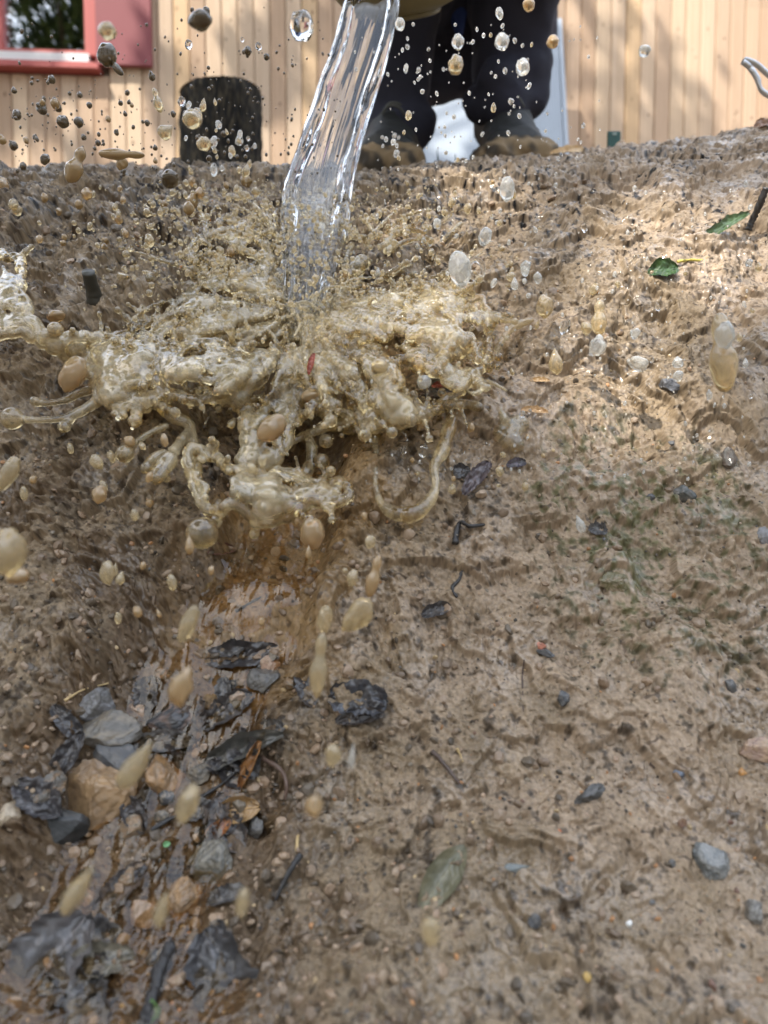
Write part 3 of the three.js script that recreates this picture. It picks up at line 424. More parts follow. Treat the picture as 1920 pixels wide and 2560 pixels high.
// ---------------------------------------------------------------- falling water
const clear = new THREE.MeshPhysicalMaterial({ color: rgb(0.97, 0.985, 0.99), transmission: 1, thickness: 0.01, roughness: 0.015, ior: 1.333 });
{
  const K = [[935, -150, 0.84, 58], [932, -30, 0.82, 64], [928, 20, 0.80, 67], [902, 120, 0.775, 68], [864, 241, 0.745, 69], [826, 362, 0.71, 74], [796, 482, 0.66, 84], [784, 580, 0.615, 82], [772, 670, 0.58, 66], [760, 760, 0.556, 46], [752, 850, 0.545, 30]];
  const cen = new THREE.CatmullRomCurve3(K.map(([x, y, d]) => at(x, y, d))), NL = 460, HALF = 90, pos = [], idx = [], ring = 2 * HALF;
  const wid = (t) => { const k = t * (K.length - 1), a = Math.min(K.length - 2, Math.floor(k)), f = k - a; return mix(K[a][3], K[a + 1][3], f) * mix(K[a][2], K[a + 1][2], f) / F; };
  for (let i = 0; i <= NL; i++) {
    const t = i / NL, c = cen.getPoint(t), T = cen.getTangent(t), view = c.clone().normalize(), A = V().crossVectors(T, view).normalize().multiplyScalar(1), N = V().crossVectors(A, T).normalize(), w = wid(t);
    const L = t * 0.55;
    for (let j = 0; j < ring; j++) {
      const front = j < HALF, s = front ? -1 + 2 * j / HALF : 1 - 2 * (j - HALF) / HALF, e = Math.sqrt(Math.max(0, 1 - s * s)), q = front ? 0 : 37;
      const rim = Math.exp(-(((Math.abs(s) - 0.78 + 0.1 * noise2(L * 14, s > 0 ? 4 : 8)) / 0.17) ** 2)), edge = 1 + 0.06 * noise2(L * 22 + (s > 0 ? 9 : 3), 0.5) + 0.02 * noise2(L * 70 + (s > 0 ? 19 : 13), 0.5);
      let th = 0.0028 + 0.006 * rim * (0.75 + 1.1 * noise2(L * 13, s > 0 ? 15 : 25)) + 0.001 * t;
      const grow = 0.35 + 1.1 * t;
      th += grow * (0.0016 * noise2(s * 3.4 + q + 1.1 * noise2(L * 6, q), L * 9 + q) + 0.0004 * noise2(s * 10 + q, L * 12 + 5) + (0.0002 + 0.0004 * rim) * noise2(s * 22 + q, L * 30) + 0.0022 * rim * noise2(s * 5 + q + 70, L * 42));
      th = Math.max(0.0008, th) * Math.pow(e, 0.5);
      const p = c.clone().addScaledVector(A, s * w * edge).addScaledVector(N, (front ? -1 : 1) * th + 0.003 * noise2(s * 1.5, L * 6) * grow);
      pos.push(p.x, p.y, p.z);
    }
  }
  for (let i = 0; i < NL; i++) for (let j = 0; j < ring; j++) { const a = i * ring + j, b = i * ring + (j + 1) % ring; idx.push(a, b, a + ring, b, b + ring, a + ring); }
  for (const [row, flip] of [[0, 1], [NL, 0]]) for (let j = 1; j < ring - 1; j++) { const o = row * ring; flip ? idx.push(o, o + j + 1, o + j) : idx.push(o, o + j, o + j + 1); }
  const g = new THREE.BufferGeometry(); g.setAttribute('position', new THREE.Float32BufferAttribute(pos, 3)); g.setIndex(idx); g.computeVertexNormals();
  { const p = g.attributes.position, n = g.attributes.normal, m = Math.floor(NL / 2) * ring + Math.floor(HALF / 2); if (V(n.getX(m), n.getY(m), n.getZ(m)).dot(V(p.getX(m), p.getY(m), p.getZ(m))) > 0) { const x = g.index.array; for (let i = 0; i < x.length; i += 3) { const a = x[i]; x[i] = x[i + 1]; x[i + 1] = a; } g.computeVertexNormals(); } }
  tag(mesh('water_stream', g, clear), 'clear rope of water falling from the bowl into the splash', 'water stream');
}

// ---------------------------------------------------------------- the splash
const clearShare = texture(64, 4, (u) => 0.66 + 0.325 * u, false, false);
const murky = new THREE.MeshPhysicalMaterial({ vertexColors: true, transmission: 1, transmissionMap: clearShare, thickness: 0.01, roughness: 0.05, ior: 1.4, attenuationColor: rgb(0.9, 0.8, 0.58), attenuationDistance: 0.016, clearcoat: 1, clearcoatRoughness: 0.02 });
const milky = new THREE.MeshPhysicalMaterial({ color: rgb(0.82, 0.7, 0.46), transmission: 0.74, thickness: 0.01, roughness: 0.04, ior: 1.38, clearcoat: 1, clearcoatRoughness: 0.02, attenuationColor: rgb(0.85, 0.72, 0.48), attenuationDistance: 0.02 });
const tan = new THREE.MeshPhysicalMaterial({ color: rgb(0.68, 0.5, 0.27), transmission: 0.58, thickness: 0.01, roughness: 0.05, ior: 1.38, clearcoat: 1, clearcoatRoughness: 0.02, attenuationColor: rgb(0.75, 0.55, 0.28), attenuationDistance: 0.012 });
{
  const r = rng(12), lo = V(-0.32, -0.11, -0.70), hi = V(0.16, 0.22, -0.36);
  const f = new Field(lo, hi, 0.0011, 0.0006);
  const inside = (P, x, y) => { let c = false; for (let i = 0, j = P.length - 1; i < P.length; j = i++) if ((P[i][1] > y) !== (P[j][1] > y) && x < (P[j][0] - P[i][0]) * (y - P[i][1]) / (P[j][1] - P[i][1]) + P[i][0]) c = !c; return c; };
  const ragged = (P, amp) => { const out = []; for (let i = 0; i < P.length; i++) { const a = P[i], b = P[(i + 1) % P.length], l = Math.hypot(b[0] - a[0], b[1] - a[1]), n = Math.max(1, Math.round(l / 7)); for (let k = 0; k < n; k++) { const x = mix(a[0], b[0], k / n), y = mix(a[1], b[1], k / n), m = amp * (1.3 * noise2(x / 42, y / 42) + 0.8 * noise2(x / 17, y / 17 + 50)); out.push([x + m * (b[1] - a[1]) / l, y - m * (b[0] - a[0]) / l]); } } return out; };
  const fing = (x, y, nx, ny, lift, len, w) => {               // a finger of water that ends in a bead
    const n = 4, pts = [], rad = []; let px = x, py = y, l = lift; const bend = (r() - 0.5) * 0.9;
    for (let i = 0; i <= n; i++) { pts.push(lifted(px, py, l)); rad.push(w * (1 - 0.6 * i / n)); const c = Math.cos(bend * i / n), s = Math.sin(bend * i / n), ux = nx * c - ny * s, uy = nx * s + ny * c; px += ux * len / n; py += uy * len / n; l += 0.002 + 0.004 * r(); }
    f.chain(pts, rad); f.ball(pts[n], w * (0.8 + 0.8 * r()));
    if (r() < 0.4) f.ball(pts[2], w * 1.15);
  };
  const sheet = (P, { lift, rad = 0.0012, rim = 0.0024, hole = 9, step = 3.6, amp = 15, fingers = 0.25, len = 34, frill = 1 }) => {
    const Q = ragged(P, amp), xs = Q.map((q) => q[0]), ys = Q.map((q) => q[1]);
    for (let y = Math.min(...ys); y < Math.max(...ys); y += step) for (let x = Math.min(...xs); x < Math.max(...xs); x += step) {
      const X = x + (r() - 0.5) * 2, Y = y + (r() - 0.5) * 2; if (X < -40 || !inside(Q, X, Y)) continue;
      const h = noise2(X / 48 + 9, Y / 40) + 0.6 * noise2(X / 18, Y / 18 + 8), rb = ribs(X, Y); const out = Math.hypot(X - CX, (Y - CY) * 1.15), tear = 0.16 + 0.3 * sstep(130, 330, out) - (hole > 0.45 ? 0.16 : 0); if (h > hole + 0.02 || (out > 110 && rb + 0.25 * noise2(X / 20 + 40, Y / 20) < tear)) continue;
      const near = hole < 5 && (h > hole - 0.06 || rb < tear + 0.07) ? 1.6 : 1;
      f.ball(lifted(X, Y, lift(X, Y) + frill * (0.006 * rb + 0.005 * noise2(X / 60, Y / 50 + 3) + 0.0016 * noise2(X / 15 + 4, Y / 15))), near * rad * 0.76 * (0.5 + 0.85 * rb * rb + 0.25 * noise2(X / 9, Y / 9)));
    }
    for (let i = 0; i < Q.length; i++) {
      const a = Q[i], b = Q[(i + 1) % Q.length]; if (a[0] < -40) continue; const w = rim * (1 + 0.7 * noise2(a[0] / 12, a[1] / 12 + 30)), la = lift(...a) + 0.001, lb = lift(...b) + 0.001;
      f.rod(lifted(a[0], a[1], la), lifted(b[0], b[1], lb), w, w);
      if (r() < fingers * 0.16) { const l = Math.hypot(b[0] - a[0], b[1] - a[1]) || 1; fing(a[0], a[1], (b[1] - a[1]) / l, -(b[0] - a[0]) / l, la, len * (0.4 + r()), rim * (0.5 + 1.1 * r() * r())); }
    }
  };
  const CX = 765, CY = 770, ribs = (X, Y) => { const a = Math.atan2(Y - CY, X - CX), q = Math.hypot(X - CX, (Y - CY) * 1.15); return clamp(0.5 + 0.9 * noise2(a * 4.2 + 0.5 * noise2(q / 60, a * 2), q / 190 + 3) + 0.55 * noise2(a * 10 + 5, q / 110) + 0.35 * noise2(X / 24, Y / 24 + 9)); };
  const flare = (X, Y) => 0.05 * sstep(30, 380, Math.hypot(X - CX, (Y - CY) * 1.2));
  const bulge = (cx, cy, w, h, amt, base) => (x, y) => base * 0.6 + flare(x, y) * 0.55 + amt * Math.max(0, 1 - ((x - cx) / w) ** 2 - ((y - cy) / h) ** 2);
  // outlines run clockwise in the picture
  sheet([[745, 770], [800, 715], [870, 705], [950, 735], [1040, 760], [1085, 700], [1130, 735], [1200, 745], [1222, 800], [1222, 870], [1195, 930], [1140, 985], [1090, 1030], [1030, 1062], [930, 1065], [850, 1035], [790, 985], [760, 900]], { lift: bulge(970, 890, 260, 190, 0.022, 0.016), rad: 0.0015, hole: 0.44, fingers: 0.7, len: 50, frill: 1.8 });
  sheet([[800, 800], [950, 770], [1120, 790], [1180, 850], [1120, 900], [960, 900], [850, 890]], { lift: bulge(990, 840, 200, 80, 0.012, 0.042), rad: 0.0013, hole: 0.2, fingers: 0.8, len: 45, frill: 2 });
  sheet([[440, 740], [500, 690], [580, 700], [640, 660], [690, 690], [735, 740], [742, 800], [740, 850], [640, 862], [560, 845], [500, 850], [430, 830]], { lift: bulge(590, 760, 170, 110, 0.018, 0.018), rad: 0.0011, hole: 0.46, fingers: 0.5, len: 40, frill: 1.6 });
  sheet([[540, 585], [610, 560], [670, 610], [690, 690], [640, 690], [560, 660], [480, 655], [490, 610]], { lift: bulge(640, 620, 140, 80, 0.01, 0.02), rad: 0.0012, hole: 0.25, fingers: 0.9, len: 34, frill: 1.6 });
  sheet([[405, 890], [450, 850], [540, 850], [640, 880], [735, 870], [775, 905], [770, 960], [740, 1020], [725, 1085], [690, 1075], [610, 1030], [560, 990], [490, 1000], [430, 990], [392, 950]], { lift: bulge(560, 920, 190, 110, 0.03, 0.026), rad: 0.0013, rim: 0.0026, fingers: 0.5, len: 36, frill: 1.1, hole: 0.5 });
  sheet([[600, 1020], [690, 1060], [745, 1010], [720, 1110], [690, 1150], [640, 1190], [600, 1150], [612, 1090]], { lift: bulge(660, 1100, 100, 80, 0.012, 0.03), rad: 0.0012, hole: 0.4, fingers: 0.4, len: 30 });
  sheet([[478, 1120], [520, 1130], [560, 1170], [610, 1175], [660, 1190], [730, 1175], [790, 1205], [845, 1205], [868, 1228], [845, 1250], [780, 1262], [730, 1285], [650, 1308], [618, 1290], [585, 1262], [555, 1285], [510, 1265], [482, 1215]], { lift: bulge(640, 1220, 200, 80, 0.014, 0.03), rad: 0.0012, rim: 0.0026, fingers: 0.5, len: 46, hole: 0.32, frill: 1.3 });
  sheet([[-60, 650], [10, 628], [48, 645], [62, 730], [75, 800], [140, 850], [230, 838], [330, 850], [330, 930], [260, 948], [200, 930], [150, 880], [60, 832], [-60, 838]], { lift: bulge(20, 740, 300, 200, 0.05, 0.03), rad: 0.0014, rim: 0.0028, fingers: 0.2, len: 30, frill: 1.4, hole: 0.5 });
  sheet([[230, 860], [330, 830], [420, 800], [440, 860], [400, 930], [400, 1000], [330, 1020], [260, 1000], [225, 960], [260, 920]], { lift: bulge(330, 920, 130, 110, 0.016, 0.02), rad: 0.0011, hole: 0.38, fingers: 0.7, len: 50, frill: 1.4 });
  sheet([[800, 1030], [900, 1050], [1010, 1040], [1060, 1050], [1000, 1075], [900, 1078], [820, 1062]], { lift: () => 0.014, rad: 0.0012, hole: 0.6, fingers: 0.2, len: 20 });
  const lig = (pts, lift0, lift1, rad) => { const n = pts.length - 1, P = pts.map(([x, y], i) => lifted(x, y, mix(lift0, lift1, i / n))), c = new THREE.CatmullRomCurve3(P), m = n * 4, Q = c.getPoints(m), R = Q.map((_, i) => { const k = i / m * n, a = Math.min(n - 1, Math.floor(k)); return mix(rad[a], rad[a + 1], k - a) * (1 + 0.42 * noise2(i * 0.8, pts[0][0])); }); f.chain(Q, R.map((q) => q * 0.56)); };
  lig([[420, 985], [408, 1010], [430, 1040], [470, 1058], [482, 1095], [488, 1150], [495, 1200]], 0.03, 0.034, [0.006, 0.009, 0.007, 0.006, 0.005, 0.006, 0.006]);
  lig([[415, 1065], [370, 1085], [335, 1110], [313, 1130]], 0.034, 0.045, [0.004, 0.003, 0.0032, 0.0068]); f.ball(lifted(312, 1135, 0.045), 0.0055);
  lig([[470, 1080], [440, 1120], [415, 1160], [392, 1195]], 0.036, 0.055, [0.005, 0.0055, 0.009, 0.007]); lig([[410, 1130], [380, 1150], [366, 1172]], 0.04, 0.05, [0.004, 0.005, 0.006]);
  lig([[548, 1262], [540, 1300], [515, 1330]], 0.034, 0.04, [0.007, 0.006, 0.008]); f.ball(lifted(505, 1333, 0.042), 0.0092);
  lig([[645, 1300], [640, 1325], [634, 1338]], 0.034, 0.036, [0.004, 0.003, 0.0045]);
  lig([[225, 975], [195, 985], [165, 1000], [100, 1008], [85, 1002]], 0.03, 0.04, [0.005, 0.004, 0.0035, 0.003, 0.0055]);
  lig([[262, 985], [240, 1005], [200, 1030], [160, 1045], [110, 1050], [40, 1048]], 0.034, 0.05, [0.008, 0.006, 0.005, 0.0035, 0.003, 0.004]); f.ball(lifted(30, 1046, 0.05), 0.0072);
  lig([[400, 1018], [360, 1012], [310, 1020], [270, 1015]], 0.028, 0.03, [0.004, 0.003, 0.0038, 0.004]); lig([[180, 1045], [165, 1065], [160, 1068]], 0.04, 0.046, [0.003, 0.004, 0.006]);
  lig([[330, 850], [290, 910], [250, 950], [235, 965]], 0.03, 0.038, [0.005, 0.004, 0.0045, 0.006]); lig([[390, 920], [345, 960], [310, 985], [296, 1000]], 0.034, 0.04, [0.006, 0.0045, 0.005, 0.006]);
  lig([[735, 1060], [790, 1020], [830, 985], [860, 970]], 0.04, 0.03, [0.004, 0.003, 0.003, 0.004]); lig([[600, 1185], [680, 1130], [760, 1090], [840, 1060], [890, 1050]], 0.036, 0.026, [0.004, 0.004, 0.005, 0.0055, 0.006]);
  lig([[770, 1090], [780, 1120], [775, 1160], [760, 1190], [740, 1215]], 0.034, 0.034, [0.004, 0.006, 0.006, 0.007, 0.008]); f.ball(lifted(805, 1153, 0.034), 0.0051); f.ball(lifted(815, 1103, 0.034), 0.0047);
  lig([[960, 1060], [905, 1040], [915, 1020]], 0.03, 0.03, [0.003, 0.004, 0.004]);
  lig([[935, 1100], [942, 1140], [938, 1175], [940, 1220], [955, 1260], [985, 1282], [1035, 1285], [1075, 1250], [1090, 1215], [1085, 1170], [1105, 1130], [1120, 1080], [1130, 1050]], 0.018, 0.024, [0.006, 0.0022, 0.0032, 0.0026, 0.004, 0.007, 0.0085, 0.006, 0.0035, 0.005, 0.0075, 0.0075, 0.006]);
  lig([[1080, 1030], [1130, 1010], [1190, 1015], [1200, 1020]], 0.02, 0.022, [0.006, 0.006, 0.005, 0.004]); lig([[1240, 1010], [1255, 1040], [1268, 1075], [1285, 1095]], 0.016, 0.018, [0.005, 0.006, 0.008, 0.009]); for (let i = 0; i < 12; i++) f.ball(lifted(1250 + 55 * r(), 1060 + 55 * r(), 0.018), 0.004 + 0.003 * r());
  lig([[1240, 880], [1270, 830], [1300, 810], [1330, 800]], 0.014, 0.02, [0.004, 0.004, 0.005, 0.003]); lig([[1100, 720], [1120, 690], [1130, 660]], 0.03, 0.034, [0.004, 0.003, 0.0045]); lig([[1190, 900], [1200, 860], [1215, 865], [1222, 920]], 0.03, 0.03, [0.004, 0.006, 0.007, 0.006]);
  lig([[1150, 560], [1120, 590], [1090, 620], [1080, 650]], 0.016, 0.02, [0.004, 0.0045, 0.003, 0.002]);
  lig([[860, 700], [890, 670], [905, 655]], 0.03, 0.036, [0.007, 0.009, 0.01]); lig([[1060, 745], [1010, 735], [975, 700], [965, 690]], 0.03, 0.034, [0.004, 0.004, 0.003, 0.0045]);
  for (let i = 0; i < 26; i++) { const x = 430 + 700 * r(), y = 470 + 190 * r(); if (Math.abs(x - 780) < 70) continue; lig([[x, y], [x + 40 * (r() - 0.5), y + 25 * r()], [x + 90 * (r() - 0.5), y + 60 * r()]], 0.01 + 0.03 * r(), 0.02 + 0.03 * r(), [0.003 + 0.003 * r(), 0.002 + 0.002 * r(), 0.003 + 0.003 * r()]); }
  for (let i = 0; i < 260; i++) { const x = 420 + 780 * r(), y = 700 + 330 * r(); f.ball(lifted(x, y, 0.03 + 0.022 * r()), 0.0012 + 0.0026 * r() * r()); }          // beads riding on the sheets
  for (let i = 0; i < 40; i++) { const x = 460 + 720 * r(), y = 700 + 320 * r(), a = r() * 6.28, l = 50 + 90 * r(); lig([[x, y], [x + l * 0.5 * Math.cos(a), y + l * 0.4 * Math.sin(a)], [x + l * Math.cos(a + 0.5), y + 0.8 * l * Math.sin(a + 0.5)]], 0.034 + 0.012 * r(), 0.034 + 0.012 * r(), [0.0012, 0.0022, 0.0014]); }   // threads and folds
  for (let i = 0; i < 74; i++) {                              // long thin threads flung outward, beaded along their length
    const a = r() * 6.283, q = 190 + 130 * r(), l = 50 + 150 * r() * r(), n = 6, P = [], R = [], w = 0.0009 + 0.0016 * r() * r(), bend = (r() - 0.5) * 0.5; let up = 0.018 + 0.03 * r();
    for (let k = 0; k <= n; k++) { const t = q + l * k / n, b = a + bend * (k / n) ** 2, x = CX - 10 + t * 1.12 * Math.cos(b), y = CY + t * 0.84 * Math.sin(b); P.push([x, y]); R.push(w * (1.5 - 0.9 * k / n)); }
    if (P[n][0] > 1280 || P[n][0] < 60 || P[n][1] < 470) continue;
    const Q = P.map(([x, y], k) => lifted(x, y, up + 0.016 * k / n)); f.chain(Q, R); for (let k = 2; k <= n; k++) if (r() < 0.45 || k === n) f.ball(Q[k], w * (1.3 + 1.3 * r()));
  }
  for (let i = 0; i < 520; i++) { const a = r() * 6.283, q = 120 + 330 * Math.sqrt(r()), x = CX + q * 1.15 * Math.cos(a), y = CY + q * 0.8 * Math.sin(a) - 30; if (x > 1290 || x < 200) continue; const p = lifted(x, y, 0.012 + 0.06 * r()), w = 0.0009 + 0.0024 * r() ** 3; if (r() < 0.3) f.rod(p, lifted(x + 16 * Math.cos(a), y + 13 * Math.sin(a), 0.02 + 0.05 * r()), w * 0.6, w); else f.ball(p, w); }
  const g = f.skin();
  paint(g, (x, y, z) => { const n = fbm2(x * 26 + z * 9 + 4, y * 26 - z * 14, 4), k = clamp(0.5 + 0.9 * n); return [mix(0.82, 0.88, k), mix(0.71, 0.78, k), mix(0.48, 0.56, k)]; });
  { const p = g.attributes.position, u = new Float32Array(p.count * 2); for (let i = 0; i < p.count; i++) { const x = p.getX(i), y = p.getY(i), z = p.getZ(i); const X = 960 + F * x / -(z * CP + y * -SP) * 1, Y = 1280 - F * (y * CP - z * SP) / -(z * CP + y * SP); u[i * 2] = clamp(1.05 - 1.0 * ribs(X, Y) + 0.4 * fbm2(x * 22 - z * 8 + 30, y * 22 + z * 12, 2), 0.02, 0.98); u[i * 2 + 1] = 0.5; } g.setAttribute('uv', new THREE.BufferAttribute(u, 2)); }
  tag(mesh('water_splash', g, murky), 'muddy water splash of sheets, threads and beads thrown up off the bank', 'splash');
}

// ---------------------------------------------------------------- drops in the air
{
  const r = rng(31);
  const shape = (fn, seg = 22, rows = 16) => { const g = new THREE.SphereGeometry(1, seg, rows), p = g.attributes.position; for (let i = 0; i < p.count; i++) { const v = fn(V(p.getX(i), p.getY(i), p.getZ(i))); p.setXYZ(i, v.x, v.y, v.z); } g.computeVertexNormals(); const n = g.attributes.normal; for (let j = 0; j <= rows; j++) { const a = j * (seg + 1), b = a + seg; for (let k = 0; k < 3; k++) { const m = (n.array[a * 3 + k] + n.array[b * 3 + k]) / 2; n.array[a * 3 + k] = n.array[b * 3 + k] = m; } } return g; };
  const wob = (s, a) => (v) => v.multiplyScalar(1 + a * noise3(v.x * 1.3 + s, v.y * 1.3, v.z * 1.3 + s));
  const SH = {
    ball: [1, 2, 3, 4, 5].map((s) => shape(wob(s * 7, 0.24))),
    lump: [1, 2, 3, 4].map((s) => shape((v) => wob(s * 11, 0.42)(v))),
    tear: [1, 2, 3].map((s) => shape((v) => { const k = clamp((v.y + 1) / 2), w = 1 - 0.8 * k * k; return wob(s * 5, 0.12)(V(v.x * w, v.y * 1.15, v.z * w)); })),
    twin: [1, 2].map((s) => shape((v) => { const w = 1 - 0.42 * Math.exp(-(((v.y - 0.25) / 0.28) ** 2)) - 0.25 * clamp(v.y); return wob(s * 9, 0.12)(V(v.x * w, v.y * 1.3, v.z * w)); }, 22, 22)),
    ring: [new THREE.TorusGeometry(0.75, 0.24, 12, 30)],
  };
  const M = { tan, pale: milky, clear, white: new THREE.MeshPhysicalMaterial({ color: rgb(0.86, 0.86, 0.82), transmission: 0.72, thickness: 0.01, roughness: 0.12, ior: 1.36, clearcoat: 1, clearcoatRoughness: 0.03 }), dark: new THREE.MeshPhysicalMaterial({ color: rgb(0.12, 0.085, 0.042), transmission: 0.4, thickness: 0.01, roughness: 0.05, ior: 1.36, attenuationColor: rgb(0.6, 0.45, 0.25), attenuationDistance: 0.008, clearcoat: 1, clearcoatRoughness: 0.02 }), brown: new THREE.MeshPhysicalMaterial({ color: rgb(0.4, 0.27, 0.12), transmission: 0.3, thickness: 0.01, roughness: 0.07, ior: 1.36, attenuationColor: rgb(0.6, 0.4, 0.2), attenuationDistance: 0.008, clearcoat: 1, clearcoatRoughness: 0.03 }) };  // dark: backlit shade of drops before the boards is put into their colour
  const drop = (x, y, where, rx, ry, ang, kind, sh, label, grp) => {      // where: depth if over 0.3, else metres above the bank
    const p = where > 0.25 ? at(x, y, where) : lifted(x, y, where), k = p.length() / F * (y > 1000 && rx > 20 ? 0.82 : y < 440 && rx > 14 ? 0.85 : 1), list = SH[sh], m = mesh('droplet', list[Math.floor(r() * list.length)], M[kind]);
    m.position.copy(p); m.scale.set(rx * k, ry * k / (sh === 'tear' ? 1.1 : sh === 'twin' ? 1.2 : 1), rx * k * (sh === 'ring' ? 1 : 0.95)); m.rotation.set(0, sh === 'ring' ? 0.4 : r() * 6.28, 0); m.rotation.order = 'ZXY'; m.rotation.z = -ang * Math.PI / 180;
    tag(m, label, 'droplet', grp);
  };
  const B = 'tan';
  const own = [                                                // the drops that can be told apart
    [781, 1332, 0.06, 40, 50, 4, B, 'ball', 'large tan muddy drop just below the middle of the splash'], [895, 1536, 0.09, 36, 58, 38, 'pale', 'lump', 'large slanted cream drop falling right of the channel over a wet mound'],
    [798, 1660, 0.10, 30, 92, 6, 'pale', 'twin', 'long cream double drop pinched at its waist above a dark leaf'], [812, 1548, 0.09, 22, 44, 10, 'pale', 'lump', 'ragged pale drop right above the long double drop'],
    [935, 1440, 0.08, 24, 62, 14, B, 'twin', 'long brownish finger shaped drop below the looped thread'], [450, 1722, 0.15, 34, 56, 22, B, 'lump', 'blurred oval tan drop above the grey stones in the channel'],
    [470, 1560, 0.13, 19, 46, 24, 'pale', 'ball', 'narrow slanted cream drop left of the wet mound'], [340, 1912, 0.17, 36, 78, 34, 'pale', 'tear', 'big blurred slanted cream drop over the ochre rock'],
    [195, 2225, 0.16, 30, 72, 34, 'pale', 'tear', 'big blurred slanted cream drop at lower left over the runoff'], [468, 2010, 0.16, 28, 54, 18, 'pale', 'lump', 'blurred cream drop between the ochre rock and the tan leaf'],
    [405, 2272, 0.15, 22, 50, 18, 'pale', 'tear', 'blurred cream drop low over the striped stone'], [606, 2255, 0.15, 15, 34, 10, 'pale', 'ball', 'small blurred cream drop right of the striped stone'], [785, 2015, 0.14, 26, 32, 0, B, 'ball', 'blurred round tan drop right of the tan leaf'],
    [1077, 2328, 0.13, 24, 42, -6, 'pale', 'ball', 'blurred upright cream drop just below the olive leaf'], [22, 1380, 0.2, 44, 64, 8, 'pale', 'ball', 'very large blurred cream drop cut by the left edge'], [46, 1442, 0.15, 32, 22, -20, B, 'ball', 'flattened tan drop below the very large left edge drop'],
    [20, 1185, 0.13, 24, 52, 30, 'pale', 'ball', 'slanted pale drop at the left edge below the splash arm'], [833, 1886, 0.12, 22, 30, 0, 'pale', 'lump', 'short pale drop beside a white glinting one'], [880, 1890, 0.12, 11, 30, 8, 'white', 'tear', 'white glinting clear drop low in the middle'],
    [268, 137, 0.5, 24, 27, 0, 'dark', 'ball', 'largest dark brown drop in front of the mauve shutter'], [288, 166, 0.5, 9, 22, -40, 'dark', 'tear', 'short dark tail below the largest drop at the shutter'], [753, 64, 0.4, 30, 34, 0, 'clear', 'ball', 'large round grey drop in front of the boards left of the stream'],
    [500, 52, 0.36, 28, 20, -8, 'dark', 'ball', 'blurred flat olive drop in front of the boards above the stump'], [268, 78, 0.33, 20, 18, 0, 'pale', 'ball', 'blurred pale drop over the mauve shutter'], [415, 328, 0.48, 22, 20, 50, 'pale', 'tear', 'grey tapering drop left of the stump'],
    [393, 250, 0.52, 11, 24, -15, 'pale', 'twin', 'ragged grey drop in front of the boards left of the stump top'], [480, 298, 0.42, 25, 21, 0, 'pale', 'ball', 'large pale drop in front of the top of the stump'], [510, 359, 0.44, 18, 17, 0, 'pale', 'ball', 'round pale drop in front of the middle of the stump'],
    [190, 412, 0.55, 24, 44, 24, 'brown', 'twin', 'tall brown double drop rising above the left crest'], [305, 386, 0.54, 13, 46, 92, 'brown', 'twin', 'long level brown drop above the left crest'], [425, 446, 0.6, 20, 20, 0, 'dark', 'ball', 'shiny dark round drop below the stump on its left'],
    [468, 575, 0.64, 23, 24, 0, 'brown', 'ball', 'largest shiny brown ball drop behind the splash'], [1150, 672, 0.5, 28, 42, -6, 'white', 'ball', 'large white blurred drop right of the splash'], [1190, 672, 0.55, 26, 30, 0, 'clear', 'ring', 'clear ring shaped drop beside the large white one'],
    [1268, 472, 0.48, 18, 28, 0, 'white', 'ball', 'white blurred drop over the sunlit soil below the right boot'], [1213, 590, 0.5, 16, 22, 10, 'white', 'ball', 'white blurred drop over dark soil right of the splash'], [1806, 880, 0.42, 34, 82, -6, 'pale', 'twin', 'large pale double drop at right over the bank'],
    [1812, 838, 0.41, 22, 28, -14, 'white', 'lump', 'white glinting drop on top of the large pale double drop'], [1498, 793, 0.52, 20, 38, 0, 'pale', 'twin', 'bottle shaped pale drop in the middle of the right bank'], [1361, 765, 0.53, 20, 26, 0, 'pale', 'lump', 'pale drop right of the splash above a froth cluster'],
    [1389, 903, 0.49, 20, 30, -6, 'pale', 'tear', 'pale drop with a pointed top right of the splash'], [1494, 868, 0.5, 20, 24, 18, 'white', 'lump', 'clear drop below the bottle shaped one'], [1596, 908, 0.49, 24, 16, 20, 'white', 'lump', 'flattened clear drop left of the large pale double drop'],
    [1450, 1310, 0.05, 13, 22, -22, 'white', 'tear', 'white tilted drop beside a dark shard on the right slope'], [1139, 162, 0.42, 20, 22, 0, 'pale', 'ball', 'largest pale drop in front of the dark trousers'], [1255, 104, 0.42, 17, 19, 0, 'white', 'ball', 'whitish drop before the right trouser leg'],
    [1307, 168, 0.42, 14, 16, 0, 'white', 'ball', 'whitish drop before the right knee fold of the trousers'], [1382, 105, 0.42, 15, 15, 0, B, 'ball', 'tan drop at the right edge of the trousers'], [1145, 105, 0.45, 13, 15, 0, 'white', 'ball', 'white drop before the added blue hem'],
    [1000, 60, 0.55, 10, 13, 0, 'white', 'ball', 'clear drop just below the bowl'], [1322, 12, 0.45, 13, 12, 0, B, 'ball', 'tan drop at the top edge before the trousers'], [1611, 127, 0.42, 13, 11, 0, 'white', 'ball', 'white drop in front of the right hand boards'],
     [678, 1070, 0.075, 34, 48, 48, B, 'ball', 'slanted oval tan drop in front of the lower splash'], [183, 935, 0.06, 26, 42, 30, B, 'ball', 'slanted oval brown drop at the left side of the splash'], [140, 790, 0.05, 20, 14, -10, B, 'ball', 'flat tan drop above the left splash arm'],
    [775, 990, 0.045, 24, 16, -10, B, 'ball', 'flat tan drop lying at the front edge of the splash'], [1060, 955, 0.065, 18, 17, 0, 'white', 'ball', 'round clear bubble on the right half of the splash'],

  ];
  for (const [x, y, w, rx, ry, a, k, s, l] of own) if (l) drop(x, y, w, rx, ry, a, k, s, l);
